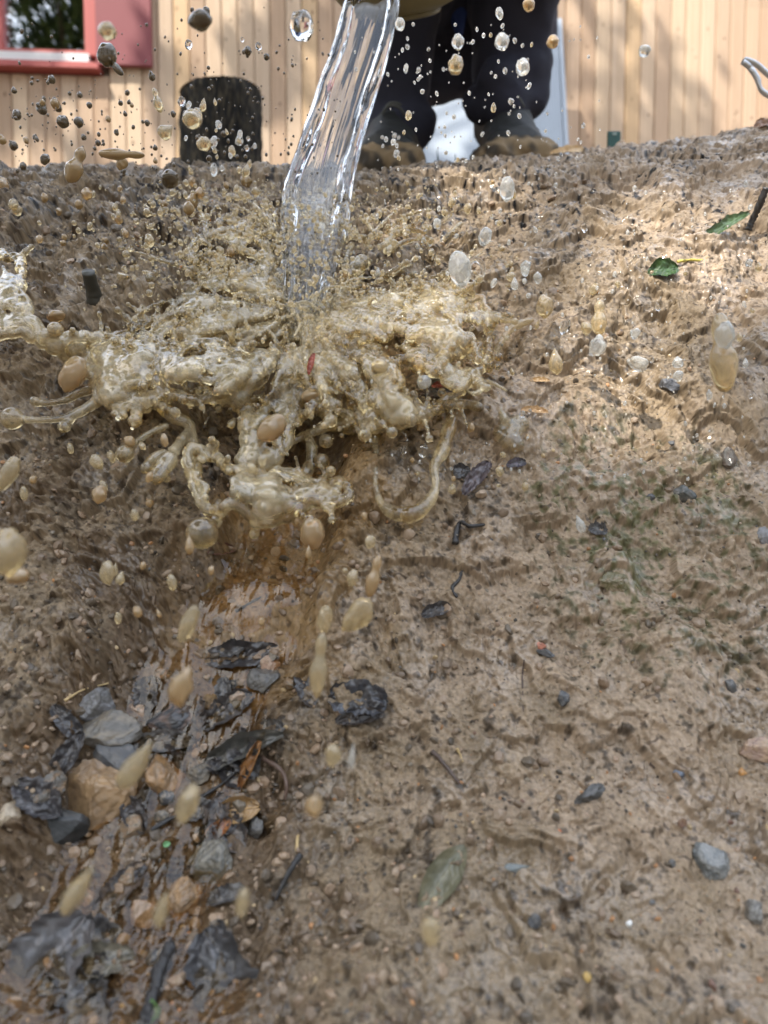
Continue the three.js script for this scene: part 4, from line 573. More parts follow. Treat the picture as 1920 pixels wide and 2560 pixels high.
  const scatter = (n, x0, x1, y0, y1, where, r0, r1, kinds, shapes, label, grp, stretch = 0.3, tilt = 20, ok = () => true) => { for (let i = 0, t = 0; i < n && t < n * 20; t++) { const x = mix(x0, x1, r()), y = mix(y0, y1, r()); if (!ok(x, y)) continue; i++; const q = r0 + (r1 - r0) * r() ** 2.2; drop(x, y, where(), q, q * (1 + stretch * r()), tilt * (r() * 2 - 1), kinds[Math.floor(r() * kinds.length)], shapes[Math.floor(r() * shapes.length)], label, grp); } };
  scatter(34, 0, 440, 190, 420, () => 0.5 + 0.25 * r(), 5, 13, ['dark', 'dark', 'brown'], ['ball', 'ball', 'tear', 'lump'], 'small dark brown drop flying in front of the boards left of the stump', 'small drops in front of the boards left of the stump');
  scatter(16, 440, 850, 20, 420, () => 0.5 + 0.25 * r(), 4, 10, ['dark', 'dark', 'clear'], ['ball'], 'small dark drop flying in front of the boards left of the stream', 'small drops in front of the boards left of the stream', 0.3, 20, (x, y) => x < 850 - y * 0.36 - 20);
  scatter(24, 455, 650, 250, 430, () => 0.55 + 0.15 * r(), 4, 11, ['pale', 'pale', 'white'], ['ball', 'lump', 'tear'], 'small pale drop flying in front of the dark stump', 'small drops in front of the stump', 0.8);
  scatter(24, 940, 1380, 20, 420, () => 0.5 + 0.25 * r(), 3, 8, ['white', 'white', 'pale'], ['ball', 'lump'], 'small pale drop flying in front of the dark trousers and boots', 'small drops in front of the trousers and boots', 0.9);
  scatter(40, 0, 640, 430, 640, () => 0.02 + 0.1 * r(), 6, 15, ['tan', 'brown', 'pale', 'pale'], ['ball', 'ball', 'lump'], 'small muddy drop flying over the dark soil behind the splash on its left', 'small drops over the soil left behind the splash');
  scatter(30, 860, 1330, 440, 720, () => 0.02 + 0.08 * r(), 5, 12, ['pale', 'pale', 'tan', 'white'], ['ball', 'tear', 'lump'], 'small pale drop flying over dark soil behind the splash on its right', 'small drops over the soil right behind the splash', 0.5);
  scatter(30, 1230, 1900, 560, 1000, () => 0.02 + 0.1 * r(), 5, 13, ['white', 'clear', 'pale'], ['lump', 'lump', 'tear'], 'small whitish drop flying low over the right bank', 'small drops over the right bank', 0.7, 30);
  scatter(20, 930, 1330, 1010, 1260, () => 0.015 + 0.03 * r(), 5, 13, ['pale', 'clear', 'tan'], ['ball', 'lump'], 'small pale drop beside the looped thread right below the splash', 'small drops round the looped thread', 0.4);
  scatter(18, 250, 1000, 1290, 1560, () => 0.03 + 0.06 * r(), 7, 17, ['pale', 'tan', 'pale'], ['ball', 'tear'], 'small cream drop falling below the splash over the wet mud', 'small drops falling below the splash', 0.9, 25);
  scatter(14, 60, 420, 1080, 1300, () => 0.03 + 0.05 * r(), 8, 17, ['pale', 'tan'], ['ball'], 'small cream drop below the left arm of the splash', 'small drops below the left splash arm', 0.8, 35);
  // the fine spray: past counting
  const fine = (name, kind, n, pick, r0, r1) => { const im = new THREE.InstancedMesh(new THREE.SphereGeometry(1, 9, 7), M[kind], n), m = new THREE.Matrix4(), q = new THREE.Quaternion(); for (let i = 0; i < n; i++) { const p = pick(), k = p.length() / F, s = (r0 + (r1 - r0) * r() ** 3) * k; q.setFromAxisAngle(V(0, 0, 1), r() * 0.8 - 0.4); im.setMatrixAt(i, m.compose(p, q, V(s, s * (1 + 0.6 * r()), s))); } im.name = name; im.userData.kind = 'stuff'; shadows(im); scene.add(im); return im; };
  const gauss = () => (r() + r() + r() + r() - 2) / 2;
  tag(fine('fine_spray', 'pale', 3200, () => { const x = 700 + 720 * gauss(), y = 600 + 470 * gauss(); return lifted(x, Math.max(425, y), 0.01 + 0.09 * r()); }, 1.5, 6.5), 'fine spray of pale specks round the whole splash', 'spray');
  tag(fine('fine_mist', 'dark', 380, () => at(20 + 830 * r(), 440 * Math.pow(r(), 0.5), 0.45 + 0.4 * r()), 1.2, 4), 'fine dark specks of spray in front of the boards', 'spray');
  tag(fine('fine_droplets', 'white', 520, () => { const x = 880 + 1000 * r(), y = 60 + 1150 * r(); return y < 440 ? at(x > 1500 ? x - 560 : x, y, 0.5 + 0.3 * r()) : lifted(x, y, 0.01 + 0.07 * r()); }, 1.5, 5), 'fine clear specks of spray to the right of the stream', 'spray');
}

// ---------------------------------------------------------------- stones, leaves, twigs and grit on the bank
{
  const r = rng(91);
  const wetStone = new THREE.MeshPhysicalMaterial({ vertexColors: true, roughness: 0.5, clearcoat: 0.6, clearcoatRoughness: 0.12 });
  const stone = (x, y, w, h, ang, col, col2, label, { sink = 0.3, flat = 0.55, name = 'stone', cat = 'stone', stripe = 0, rough = 1 } = {}) => {
    const p = hit(x, y + h * 0.2), k = p.length() / F, g = new THREE.IcosahedronGeometry(1, w > 40 ? 9 : 5), q = g.attributes.position, planes = []; for (let i = 0; i < 9; i++) planes.push([V(r() - 0.5, r() - 0.5, r() - 0.5).normalize(), 0.5 + 0.3 * r()]);
    const s = r() * 50; for (let i = 0; i < q.count; i++) { const v = V(q.getX(i), q.getY(i), q.getZ(i)); for (const [n, d] of planes) { const e = v.dot(n); if (e > d) v.addScaledVector(n, (d - e) * 0.9); } v.multiplyScalar(1 + rough * (0.14 * noise3(v.x * 1.5 + s, v.y * 1.5, v.z * 1.5) + 0.08 * noise3(v.x * 5 + s, v.y * 5, v.z * 5) + 0.05 * noise3(v.x * 12, v.y * 12 + s, v.z * 12))); q.setXYZ(i, v.x, v.y, v.z); }
    g.computeVertexNormals(); paint(g, (a, b, c) => { let t = sstep(-0.2, 0.35, noise3(a * 2.2 + s, b * 2.2, c * 2.2) + 0.6 * noise3(a * 8, b * 8 + s, c * 8)); if (stripe) t = sstep(-0.3, 0.3, Math.sin(b * 26 + 3 * noise3(a * 2, b * 2, c * 2))) * 0.8; const f = 1 + 0.5 * noise3(a * 20, b * 20, c * 20 + s); return [0, 1, 2].map((i) => mix(col[i], col2[i], t) * f); });
    const m = mesh(name, g, wetStone), n = normalAt(p), up = n.clone().lerp(V(0, 0, 1), 0.35).normalize();
    m.quaternion.setFromUnitVectors(V(0, 1, 0), up).multiply(new THREE.Quaternion().setFromAxisAngle(V(0, 1, 0), ang * Math.PI / 180));
    m.scale.set(w / 2 * k * 1.1, Math.min(w, h) / 2 * k * flat * 1.5, h / 2 * k * 1.25); m.position.copy(p).addScaledVector(n, Math.min(w, h) / 2 * k * flat * (0.9 - 2 * sink)); return tag(m, label, cat);
  };
  const OC = [0.34, 0.2, 0.085], OC2 = [0.22, 0.14, 0.075], SL = [0.035, 0.036, 0.04], SL2 = [0.09, 0.085, 0.08], GR = [0.11, 0.1, 0.085], GR2 = [0.2, 0.165, 0.12], TN = [0.36, 0.25, 0.17];
  stone(245, 1970, 165, 125, 20, [0.3, 0.19, 0.095], OC2, 'largest ochre rock lying in the channel at left', { sink: 0.22, flat: 0.6 }); stone(412, 1930, 90, 90, 40, OC2, [0.3, 0.17, 0.07], 'brown ochre rock right of the largest ochre rock'); stone(288, 1895, 115, 80, -30, SL, SL2, 'dark slate piece lying on the largest ochre rock', { sink: -0.35, flat: 0.3 });
  stone(270, 1822, 135, 85, 5, GR, GR2, 'grey brown block of stone above the slate piece', { sink: 0.15 }); stone(245, 1752, 85, 66, -15, SL2, [0.17, 0.17, 0.18], 'bluish grey stone under a curved straw'); stone(420, 1795, 105, 64, 10, SL, [0.16, 0.11, 0.09], 'dark wet stone in the channel right of the grey block');
  stone(660, 1690, 76, 62, 30, SL2, GR, 'grey green stone below the long dark leaf'); stone(672, 1655, 52, 34, 0, [0.33, 0.2, 0.13], TN, 'pinkish clod on the grey green stone', { sink: 0 }); stone(155, 2052, 100, 66, 0, [0.012, 0.013, 0.013], [0.03, 0.03, 0.03], 'shiny black pebble half under runoff at left', { sink: 0.2, rough: 0.4 });
  stone(30, 2035, 50, 54, 10, [0.42, 0.34, 0.24], [0.3, 0.23, 0.16], 'pale stone at the left edge'); stone(522, 2150, 100, 86, 35, [0.09, 0.085, 0.07], [0.19, 0.17, 0.13], 'grey striped stone in the channel', { stripe: 1, flat: 0.5 }); stone(462, 2236, 84, 84, 0, OC2, OC, 'crumbly ochre clod below the striped stone', { rough: 1.8 });
  stone(358, 2272, 50, 66, 10, OC2, TN, 'small ochre stone in the lower runoff'); stone(330, 2060, 60, 46, 0, OC2, GR2, 'brown stone below the largest ochre rock'); stone(500, 1930, 60, 50, 0, GR, GR2, 'grey stone half under the arched leaf');
  stone(590, 1740, 44, 36, 0, GR2, TN, 'tan pebble in the middle of the channel'); stone(345, 1770, 46, 40, 20, TN, GR2, 'tan pebble left of the dark wet stone'); stone(120, 1960, 60, 70, 0, GR, OC2, 'brown clod left of the largest ochre rock', { rough: 1.8 }); stone(640, 2060, 46, 40, 0, GR, SL2, 'grey stone at the edge of the channel right of the tan leaf');
  stone(1670, 962, 60, 36, -25, [0.05, 0.05, 0.055], [0.11, 0.11, 0.12], 'dark glinting slate on the upper right bank', { sink: 0 }); stone(1820, 1142, 40, 42, 0, [0.12, 0.09, 0.07], GR, 'grey brown pebble on the right bank', { sink: 0.1 }); stone(1711, 1228, 50, 40, 0, [0.04, 0.045, 0.04], GR, 'dark greenish stone in the right bank'); stone(1912, 1338, 34, 40, 0, [0.2, 0.2, 0.21], GR, 'grey pebble at the right edge', { sink: 0.05 });
  stone(1406, 1742, 30, 32, 0, SL, SL2, 'round dark pebble in the middle of the right slope', { sink: 0.1 }); stone(1352, 1612, 36, 18, -10, [0.45, 0.16, 0.09], [0.35, 0.13, 0.08], 'pink brick chip on the right slope', { sink: 0 }); stone(1363, 1630, 44, 17, -15, SL, SL2, 'dark chip under the pink brick chip', { sink: 0 }); stone(1825, 1711, 24, 30, 40, SL2, [0.08, 0.09, 0.1], 'slate chip on the right slope', { sink: 0 });
  stone(1891, 1868, 80, 48, 0, [0.3, 0.2, 0.15], [0.42, 0.29, 0.19], 'pinkish tan stone at the right edge', { sink: 0.05 }); stone(1695, 1932, 24, 16, 0, [0.15, 0.18, 0.24], [0.11, 0.13, 0.17], 'blue grey chip on the lower right slope', { sink: 0 }); stone(1851, 1930, 20, 16, 0, [0.5, 0.24, 0.06], OC, 'orange grain at right below the pinkish stone', { sink: -0.1 }); stone(1733, 1795, 15, 11, 0, [0.7, 0.55, 0.12], [0.6, 0.5, 0.2], 'tiny yellow chip on the right slope', { sink: -0.2, name: 'chip', cat: 'chip' });
  stone(1773, 2142, 70, 64, 20, [0.11, 0.12, 0.12], [0.22, 0.22, 0.21], 'angular grey stone on the lower right slope', { sink: 0.08 }); stone(1292, 2168, 56, 22, 0, [0.12, 0.14, 0.14], [0.18, 0.18, 0.16], 'flat blue grey stone left of a step in the lower slope', { sink: 0.2 }); stone(1391, 2083, 24, 20, 0, [0.4, 0.12, 0.03], [0.3, 0.1, 0.03], 'rust orange grain on the lower right slope', { sink: -0.05 }); stone(1334, 2301, 30, 28, 0, SL, SL2, 'dark pebble on the lower slope right of the olive leaf', { sink: 0 });
  stone(1469, 2443, 18, 18, 0, [0.55, 0.36, 0.1], [0.45, 0.3, 0.1], 'yellow grain near the bottom edge', { sink: -0.2 }); stone(1572, 2310, 13, 13, 0, [0.8, 0.8, 0.76], [0.7, 0.7, 0.7], 'white grain on the lower slope', { sink: -0.2 }); stone(1882, 2272, 46, 40, 0, GR, [0.25, 0.24, 0.22], 'grey stone near the lower right edge', { sink: 0.2 }); stone(1705, 2057, 22, 18, 0, [0.14, 0.06, 0.03], OC2, 'red brown grain in a hollow of the lower slope', { sink: 0 });
  stone(1090, 975, 84, 66, 20, [0.03, 0.022, 0.02], [0.13, 0.08, 0.06], 'dark crumbly bark lump at the right foot of the splash', { sink: -0.1, rough: 2.4, name: 'bark_lump', cat: 'bark' }); stone(1536, 1446, 60, 46, 0, [0.13, 0.115, 0.05], [0.24, 0.18, 0.11], 'mossy brown clod on the right slope', { rough: 2, name: 'mossy_clod', cat: 'clod' });
  stone(1473, 1984, 74, 28, 28, [0.03, 0.028, 0.024], SL2, 'dark curled bark piece on the lower right slope', { sink: -0.15, rough: 1.6, name: 'bark_piece', cat: 'bark' }); stone(1625, 1245, 20, 20, 0, SL, SL2, 'small dark pebble on the right bank', { sink: 0 });
  for (let i = 0; i < 44; i++) { const x = 1000 + 900 * r(), y = 700 + 1800 * r(), w = 9 + 13 * r() ** 2, c = [SL2, GR2, OC2, TN, [0.16, 0.08, 0.05]][Math.floor(r() * 5)]; stone(x, y, w, w * (0.6 + 0.4 * r()), r() * 180, c, c, 'small pebble bedded in the mud of the right slope', { sink: 0, name: 'pebble', cat: 'pebble' }).userData.group = 'small pebbles in the right slope'; }
  for (let i = 0; i < 60; i++) { const t = r(), x = mix(600, 260, t) + 340 * (r() - 0.5), y = mix(1600, 2520, t), w = 12 + 26 * r() ** 2, c = [SL, GR, OC2, TN, GR2][Math.floor(r() * 5)]; stone(x, y, w, w * (0.6 + 0.4 * r()), r() * 180, c, GR2, 'small stone among the leaves of the runoff channel', { sink: 0.05, name: 'pebble', cat: 'pebble' }).userData.group = 'small stones in the runoff channel'; }

  // leaves: crumpled blades with a midrib
  const leafMat = new THREE.MeshPhysicalMaterial({ vertexColors: true, roughness: 0.5, clearcoat: 0.7, clearcoatRoughness: 0.14, side: THREE.DoubleSide });
  const leaf = (x, y, len, wid, ang, col, col2, label, { curl = 0.3, crump = 0.12, ragged = 0.2, lift = 0.25, tilt = 0.25, roll = 0, name = 'dead_leaf', cat = 'leaf', rib = 1.5, square = 0.5 } = {}) => {
    const p = hit(x, y), k = p.length() / F, L = len * k, W = wid * k, nu = 44, nv = 22, pos = [], idx = [], colr = [], s = r() * 60;
    for (let i = 0; i <= nu; i++) for (let j = 0; j <= nv; j++) {
      const u = i / nu, v = j / nv * 2 - 1, half = Math.pow(Math.sin(Math.PI * clamp(u * 0.96 + 0.02)), square) * (1 + ragged * (noise2(u * 5 + s, v > 0 ? 3 : 9) + 0.7 * noise2(u * 14 + s, v > 0 ? 5 : 12)));
      let X = (u - 0.5) * L + W * 0.1 * noise2(v * 2 + s, u * 2), Z = v * half * W / 2, Y = curl * W * (v * v - 0.3) * half + lift * W * 0.3 - curl * L * 0.5 * (u - 0.5) ** 2 * 2;
      Y += W * crump * (1.3 * noise2(u * 2.6 * L / W + s, v * 1.5 + s) + 0.4 * noise2(u * 7 * L / W, v * 4 + s)) + W * 0.03 * Math.exp(-((v / 0.08) ** 2)) - W * 0.02 * Math.abs(Math.sin((u * 9 + Math.abs(v) * 2.2) * 3.14));
      if (roll) { const a = v * roll, R = W / 2 / roll; Z = R * Math.sin(a) * half; Y = R * (1 - Math.cos(a)) * half + W * crump * noise2(u * 5 + s, v * 2); }
      pos.push(X, Y, Z); const t = sstep(-0.3, 0.4, noise2(u * 3 + s, v * 2) + 0.6 * noise2(u * 12, v * 8 + s)), f = (1 + 0.25 * noise2(u * 30, v * 18 + s)) * (Math.abs(v) < 0.05 ? rib : 1); for (let c = 0; c < 3; c++) colr.push(mix(col[c], col2[c], t) * f);
    }
    for (let i = 0; i < nu; i++) for (let j = 0; j < nv; j++) { const a = i * (nv + 1) + j; idx.push(a, a + 1, a + nv + 1, a + 1, a + nv + 2, a + nv + 1); }
    const g = new THREE.BufferGeometry(); g.setAttribute('position', new THREE.Float32BufferAttribute(pos, 3)); g.setAttribute('color', new THREE.Float32BufferAttribute(colr, 3)); g.setIndex(idx); g.computeVertexNormals();
    const m = mesh(name, g, leafMat), n = normalAt(p), up = n.clone().lerp(V(0, 0.25, 1).normalize(), tilt).normalize(), a = ang * Math.PI / 180;
    const xa = V(Math.cos(a), Math.sin(a), 0); xa.addScaledVector(up, -xa.dot(up)).normalize(); const za = V().crossVectors(xa, up).normalize(); m.quaternion.setFromRotationMatrix(new THREE.Matrix4().makeBasis(xa, up, za)); m.position.copy(p).addScaledVector(n, 0.002); return tag(m, label, cat);
  };
  const DK = [0.034, 0.031, 0.032], DK2 = [0.06, 0.051, 0.047], BR = [0.2, 0.085, 0.025], BR2 = [0.4, 0.19, 0.06];
  leaf(605, 1640, 205, 62, 6, DK, DK2, 'long dark crumpled leaf lying across the channel below the wet mound', { crump: 0.2 }); leaf(895, 1752, 140, 84, -8, DK, [0.07, 0.075, 0.09], 'dark blue grey leaf on the right edge of the channel', { crump: 0.2, square: 0.35, ragged: 0.35 }); leaf(900, 1795, 120, 40, 12, DK, [0.06, 0.045, 0.035], 'dark torn leaf under the blue grey leaf', { crump: 0.18 });
  leaf(600, 1885, 215, 56, 28, [0.06, 0.058, 0.05], [0.12, 0.11, 0.09], 'grey leaf arching over a dark hollow in the channel', { curl: 0.6, lift: 0.7, crump: 0.14 }); leaf(412, 1858, 140, 52, 4, DK2, [0.13, 0.125, 0.12], 'grey leaf lying above the brown ochre rock', { crump: 0.15, lift: 0.5 }); leaf(630, 1912, 112, 60, 70, BR, BR2, 'bright rust brown rolled leaf standing in the hollow', { roll: 2.2, tilt: 0.7, crump: 0.14, name: 'rolled_leaf' });
  leaf(596, 2026, 96, 58, 8, [0.28, 0.17, 0.07], [0.36, 0.22, 0.09], 'tan leaf with a pale midrib in the channel', { rib: 1.9, tilt: 0.6, ragged: 0.05 }); leaf(546, 2078, 66, 34, 40, BR, [0.34, 0.13, 0.04], 'small orange leaf below the tan leaf', { tilt: 0.5 }); leaf(100, 2440, 240, 150, 62, [0.065, 0.06, 0.06], [0.1, 0.09, 0.088], 'large grey violet leaf in the lower left corner', { crump: 0.1, square: 0.4, ragged: 0.3, tilt: 0.5 });
  leaf(562, 2450, 210, 125, -62, DK, [0.085, 0.085, 0.09], 'dark crumpled leaf at the bottom of the channel', { crump: 0.22, square: 0.35, ragged: 0.35, tilt: 0.5 }); leaf(240, 2420, 150, 70, 20, [0.09, 0.08, 0.06], [0.16, 0.14, 0.1], 'brownish torn leaf between the two big lower leaves', { crump: 0.18 }); leaf(555, 1379, 72, 32, 12, [0.13, 0.055, 0.04], [0.2, 0.1, 0.07], 'red brown pointed leaf below the round splash bead', { curl: 0.6, ragged: 0.04, square: 0.8 });
  leaf(1106, 2202, 178, 72, 60, [0.11, 0.105, 0.06], [0.16, 0.145, 0.085], 'olive leaf lying alone on the lower slope', { crump: 0.05, ragged: 0.06, square: 0.75, lift: 0.3, tilt: 0.4, name: 'olive_leaf' }); leaf(153, 1085, 34, 38, 60, DK, SL2, 'black shard of leaf left below the splash arm', { ragged: 0.5 }); leaf(1155, 1186, 44, 44, 40, DK, DK2, 'black ragged leaf scrap right of the looped thread', { ragged: 0.5 }); leaf(1192, 1196, 118, 40, 56, [0.05, 0.035, 0.04], [0.11, 0.085, 0.09], 'dark violet leaf strip right of the ragged scrap', { crump: 0.16 });
  leaf(1493, 1330, 46, 36, -10, DK, SL2, 'dark leaf scrap beside the white tilted drop', { ragged: 0.6 }); leaf(1290, 1164, 50, 28, 14, DK, [0.09, 0.075, 0.1], 'dark wet leaf scrap in the upper right slope', { ragged: 0.3 }); leaf(1090, 1530, 80, 36, 24, DK, DK2, 'dark leaf scrap at the end of the black twig', { ragged: 0.3, crump: 0.2 }); leaf(248, 1745, 10, 10, 0, DK, DK, 'dark crumb of leaf on the bluish grey stone', { ragged: 0.3 });
  leaf(160, 1900, 130, 46, 60, DK, DK2, 'dark leaf standing left of the ochre rock', { crump: 0.2, tilt: 0.5 }); leaf(95, 2000, 120, 70, -40, DK, [0.08, 0.075, 0.08], 'dark torn leaf left of the shiny black pebble', { crump: 0.22, ragged: 0.4 }); leaf(340, 2040, 90, 50, -60, DK, DK2, 'dark wet leaf under the brown ochre rock', { crump: 0.2 }); leaf(170, 1810, 110, 40, -50, [0.05, 0.05, 0.055], DK2, 'thin grey leaf left of the grey brown block', { crump: 0.16 });
  leaf(1800, 578, 180, 26, 38, [0.03, 0.06, 0.01], [0.05, 0.1, 0.018], 'long fresh green leaf lying on the sunny right bank', { name: 'green_leaf', ragged: 0.6, tilt: 0.5, lift: 0.8, crump: 0.08 }); leaf(1655, 684, 70, 48, 10, [0.02, 0.055, 0.008], [0.035, 0.085, 0.014], 'broad fresh green leaf below the long green leaf', { name: 'green_leaf', ragged: 0.3, tilt: 0.6, lift: 0.6, crump: 0.08 });
  leaf(778, 908, 52, 14, 78, [0.3, 0.05, 0.02], [0.2, 0.04, 0.02], 'red brown petal stuck in the middle of the splash', { ragged: 0.06, tilt: 0.8 }).position.copy(lifted(778, 908, 0.058)); leaf(1100, 962, 42, 16, 8, [0.28, 0.05, 0.03], [0.2, 0.04, 0.03], 'red scrap on the bark lump', { tilt: 0.8 }).position.copy(lifted(1102, 962, 0.03)); leaf(1905, 322, 44, 24, 30, [0.2, 0.1, 0.05], [0.28, 0.15, 0.08], 'dry brown leaf on the crest at the right edge', { lift: 1, tilt: 0.6 });
  leaf(1428, 386, 90, 24, -4, [0.55, 0.36, 0.17], [0.66, 0.47, 0.26], 'pale wood shaving on the crest beside the right boot', { name: 'wood_shaving', cat: 'wood shaving', lift: 0.8, tilt: 0.6 }); leaf(390, 2545, 60, 26, 110, [0.08, 0.17, 0.035], [0.1, 0.22, 0.05], 'fresh green shoot tip at the bottom edge', { name: 'green_shoot', cat: 'shoot', ragged: 0.03, square: 0.9, tilt: 0.6, lift: 0.6 }); leaf(420, 2114, 16, 13, 20, [0.12, 0.3, 0.12], [0.16, 0.36, 0.16], 'tiny bright green leaflet in the runoff', { name: 'green_leaflet', lift: 1, tilt: 0.6 });
  leaf(1350, 955, 46, 14, -6, [0.5, 0.32, 0.14], [0.55, 0.36, 0.18], 'pale tan chip lying right of the splash', { name: 'wood_chip', cat: 'wood chip' }); leaf(1335, 1032, 66, 20, -8, [0.42, 0.25, 0.11], [0.5, 0.32, 0.16], 'curved tan chip above the froth blob', { name: 'wood_chip', cat: 'wood chip', lift: 0.8 });
  for (let i = 0; i < 30; i++) { const t = r(), x = mix(600, 250, t) + 420 * (r() - 0.5), y = mix(1620, 2540, t), l = 50 + 90 * r(); leaf(x, y, l, l * (0.35 + 0.3 * r()), 360 * r(), DK, [DK2, [0.1, 0.07, 0.05], [0.12, 0.11, 0.1]][Math.floor(r() * 3)], 'dark scrap of wet leaf bedded among the stones of the runoff channel', { crump: 0.12 + 0.12 * r(), ragged: 0.4, square: 0.4, lift: 0.1, tilt: 0.3 * r() }).userData.group = 'leaf scraps in the runoff channel'; }
  // twigs and straws
  const twigM = (c, ro = 0.6) => new THREE.MeshPhysicalMaterial({ color: rgb(...c), roughness: ro, clearcoat: 0.4, clearcoatRoughness: 0.2 }), black = twigM([0.022, 0.02, 0.02]), brown = twigM([0.07, 0.042, 0.03]), straw = twigM([0.5, 0.36, 0.17]), root = twigM([0.11, 0.065, 0.045]);
  const twig = (pts, w0, w1, mat, label, name = 'twig', cat = 'twig', lift = 0.8, gnarl = 0.55) => { const P = pts.map(([x, y, l]) => { const p = hit(x, y), k = p.length() / F; return p.addScaledVector(normalAt(p), k * w0 * lift + (l ?? 0)); }), k = P[0].length() / F; tag(mesh(name, tube(P, P.map((_, i) => k * mix(w0, w1, i / (P.length - 1)) * (0.75 + 0.5 * r())), 10, 8, gnarl), mat), label, cat); };
  twig([[1138, 1362], [1141, 1330], [1152, 1308], [1172, 1318], [1214, 1314]], 7, 4, black, 'black hooked twig below the leaf strip'); twig([[1161, 1392], [1155, 1420], [1148, 1450], [1130, 1472], [1142, 1496]], 6, 4, black, 'black straight twig running down the middle of the slope'); twig([[163, 1754], [205, 1728], [270, 1711]], 3, 2, straw, 'pale curved straw over the bluish grey stone', 'straw', 'straw', 3);
  twig([[752, 2138], [722, 2185], [690, 2254]], 7, 4, black, 'dark stick right of the lower channel'); twig([[663, 1900], [705, 1930], [722, 1965], [720, 2004]], 6, 4, root, 'brown curved rootlet beside the rolled leaf', 'rootlet', 'root', 3); twig([[1625, 1909], [1645, 1926], [1663, 1941]], 4, 3, brown, 'short brown stalk on the lower right slope'); twig([[1142, 1873], [1150, 1890], [1157, 1907]], 3, 1.5, straw, 'short yellow needle on the slope', 'needle', 'needle', 2);
  twig([[430, 2372], [405, 2430], [385, 2500], [360, 2570]], 16, 12, black, 'thick dark stick running down the lower channel'); twig([[1868, 584], [1873, 572, 0.006], [1882, 560, 0.016], [1886, 552, 0.026]], 9, 6, black, 'dark broken stick by the long green leaf'); twig([[1690, 664], [1720, 660], [1752, 661]], 3.5, 2.5, twigM([0.5, 0.42, 0.08]), 'yellow leaf stalk of the broad green leaf', 'leaf_stalk', 'stalk', 3);
  twig([[244, 768], [246, 760, 0.008], [249, 752, 0.022]], 18, 15, twigM([0.035, 0.033, 0.024]), 'dark upright stub above the left splash arm', 'wooden_stub', 'stub', 0.8, 0.12); twig([[1080, 1880], [1110, 1912], [1140, 1950], [1150, 1962]], 5, 3, brown, 'brown rootlet along the edge of the channel', 'rootlet', 'root'); twig([[590, 1530], [640, 1500], [668, 1490]], 3, 2, black, 'thin black stalk on the wet mound'); twig([[746, 2070], [744, 2100], [742, 2130]], 4, 3, straw, 'short tan straw above the dark stick', 'straw', 'straw');
  twig([[1310, 1650], [1306, 1690], [1308, 1778]], 2.2, 1.6, brown, 'thin brown hair root on the right slope', 'rootlet', 'root'); twig([[500, 2000], [560, 1960], [640, 1890]], 5, 3, black, 'black stem running under the arched leaf', 'twig', 'twig', 2); twig([[380, 2080], [430, 2050], [470, 2030]], 5, 4, black, 'black twig below the brown ochre rock', 'twig', 'twig', 2);
  for (const [x, y, h, c, l] of [[1095, 425, 34, [0.02, 0.07, 0.02], 'thin dark green blade before the white sheet, tallest of the row'], [1058, 428, 20, [0.06, 0.16, 0.05], 'short green blade at the left edge of the white sheet'], [1140, 424, 24, [0.07, 0.1, 0.05], 'grey green blade before the middle of the white sheet']]) { const b = at(x, y + 14, 1.3); tag(mesh('grass_blade', tube([b, b.clone().add(V(0.001, h * 0.0004, 0)), b.clone().add(V(-0.002, (h + 14) * 0.0009, 0.002))], [0.0028, 0.0022, 0.0006], 6, 4), twigM(c)), l, 'grass blade'); }
  { const b = at(1180, 440, 1.5); tag(mesh('blue_peg', tube([b, b.clone().add(V(0, 0.014, 0)), b.clone().add(V(0, 0.027, 0))], [0.004, 0.004, 0.003], 8, 3), twigM([0.03, 0.11, 0.4])), 'small bright blue peg before the white sheet', 'peg'); }
  // loose grit, past counting
  const grit = (name, n, cols, s0, s1, pick, label) => { const g = new THREE.IcosahedronGeometry(1, 1), q = g.attributes.position; for (let i = 0; i < q.count; i++) { const f = 1 + 0.5 * noise3(q.getX(i) * 1.7, q.getY(i) * 1.7, q.getZ(i) * 1.7); q.setXYZ(i, q.getX(i) * f, q.getY(i) * f * 0.7, q.getZ(i) * f); } g.computeVertexNormals(); const im = new THREE.InstancedMesh(g, new THREE.MeshPhysicalMaterial({ roughness: 0.6, clearcoat: 0.5, clearcoatRoughness: 0.15 }), n), m = new THREE.Matrix4(), e = new THREE.Euler(), qq = new THREE.Quaternion(), c = new THREE.Color(); for (let i = 0; i < n; i++) { const [x, y] = pick(), p = hit(x, y), s = (s0 + (s1 - s0) * r() ** 3) * Math.min(1.4, 0.6 + 0.8 * p.length()) * 0.001; e.set(r() * 6, r() * 6, r() * 6); im.setMatrixAt(i, m.compose(p, qq.setFromEuler(e), V(s, s * (0.6 + 0.4 * r()), s))); const k = cols[Math.floor(r() * cols.length)], f = 0.7 + 0.6 * r(); im.setColorAt(i, c.setRGB(k[0] * f, k[1] * f, k[2] * f)); } im.name = name; im.userData.kind = 'stuff'; shadows(im); scene.add(im); tag(im, label, 'grit'); };
  const any = () => [1920 * r(), 430 + 2130 * r()];
  grit('dark_grit', 2600, [SL2, [0.05, 0.035, 0.025], [0.09, 0.07, 0.05], [0.04, 0.03, 0.02]], 0.3, 1.2, any, 'dark grit strewn over the whole bank');
  grit('pale_grit', 2200, [TN, [0.3, 0.22, 0.14], GR2, [0.45, 0.33, 0.18], [0.4, 0.2, 0.08]], 0.35, 1.8, any, 'pale grit and crumbs strewn over the whole bank');
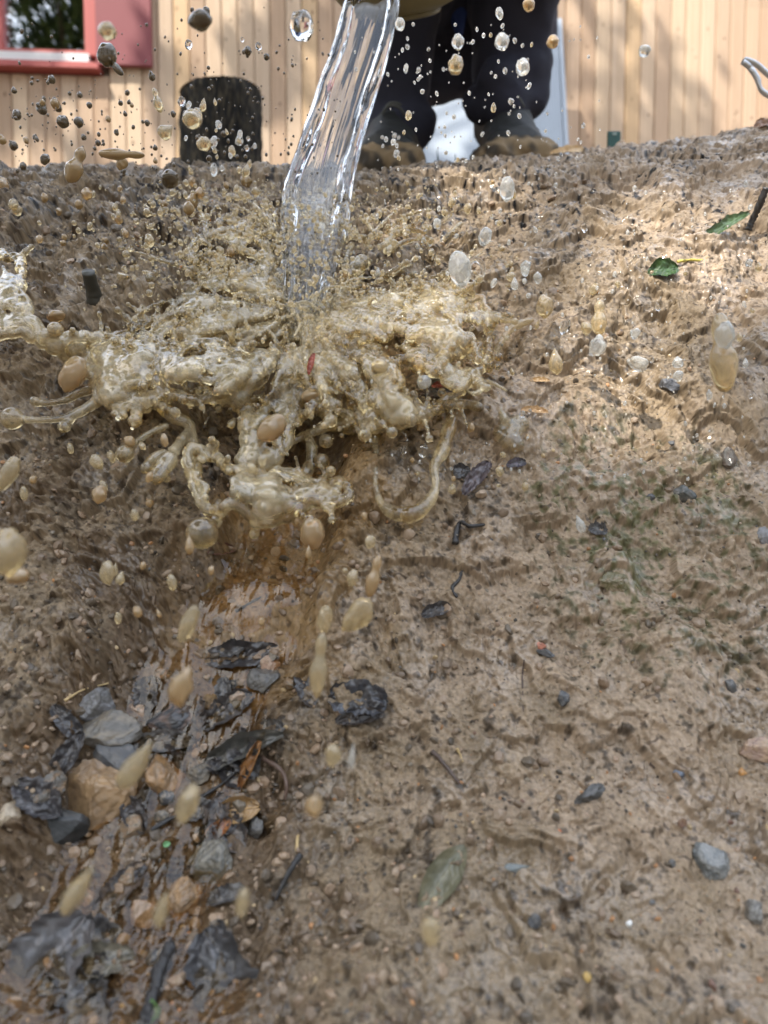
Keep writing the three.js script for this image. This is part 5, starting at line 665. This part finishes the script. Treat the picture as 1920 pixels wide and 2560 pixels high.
  grit('soil_crumbs', 2600, [[0.26, 0.18, 0.115], [0.2, 0.14, 0.09], [0.3, 0.22, 0.15], [0.1, 0.075, 0.05]], 0.8, 4.2, () => { const [x, y] = any(); return [x * (0.35 + 0.65 * r()), y]; }, 'loose soil crumbs on the left of the bank');
}

// ---------------------------------------------------------------- muddy water running down the channel
{
  const film = new THREE.MeshPhysicalMaterial({ color: rgb(0.84, 0.74, 0.6), transmission: 1, thickness: 0, roughness: 0.03, ior: 1.5 });
  const pos = [], idx = [], id = new Map(), step = 0.0013; const g0 = (x, d) => lie(x, d) + 0.4 * (0.014 * noise2(x * 6 + 20, arc(d) * 6) + 0.011 * fbm2(x * 15, arc(d) * 15 + 4, 1)) + 0.006;
  const flow = (x, d) => { const w = 0.5 * noise2(x * 60, d * 40); return 2.4 * (0.0016 * noise2(x * 85 + 0.6 * Math.sin(d * 60), d * 60 + w) + 0.0011 * Math.abs(noise2(x * 190 + w, d * 130 + 7)) - 0.0005 + 0.0002 * noise2(x * 420, d * 300)); };
  const xs = RILL.map((q) => q[0]), x0 = Math.min(...xs) - 0.06, x1 = Math.max(...xs) + 0.06, n = Math.round((x1 - x0) / step), d0 = 0.21, m = Math.round((0.5 - d0) / step);
  const vert = (i, j) => { const key = j * (n + 1) + i; if (!id.has(key)) { const x = x0 + i * step, d = d0 + j * step; id.set(key, pos.length / 3); pos.push(x, g0(x, d) + flow(x, d), -d); } return id.get(key); };
  for (let j = 0; j < m; j++) for (let i = 0; i < n; i++) { const x = x0 + (i + 0.5) * step, d = d0 + (j + 0.5) * step; if (rillAt(x, d) + 0.35 * noise2(x * 30, d * 30) < 0.78) { const a = vert(i, j), b = vert(i + 1, j), c = vert(i + 1, j + 1), e = vert(i, j + 1); idx.push(a, b, c, a, c, e); } }
  const g = new THREE.BufferGeometry(); g.setAttribute('position', new THREE.Float32BufferAttribute(pos, 3)); g.setIndex(idx); g.computeVertexNormals(); mesh('water', g, film).userData.kind = 'structure';
}
renderer.render(scene, camera);
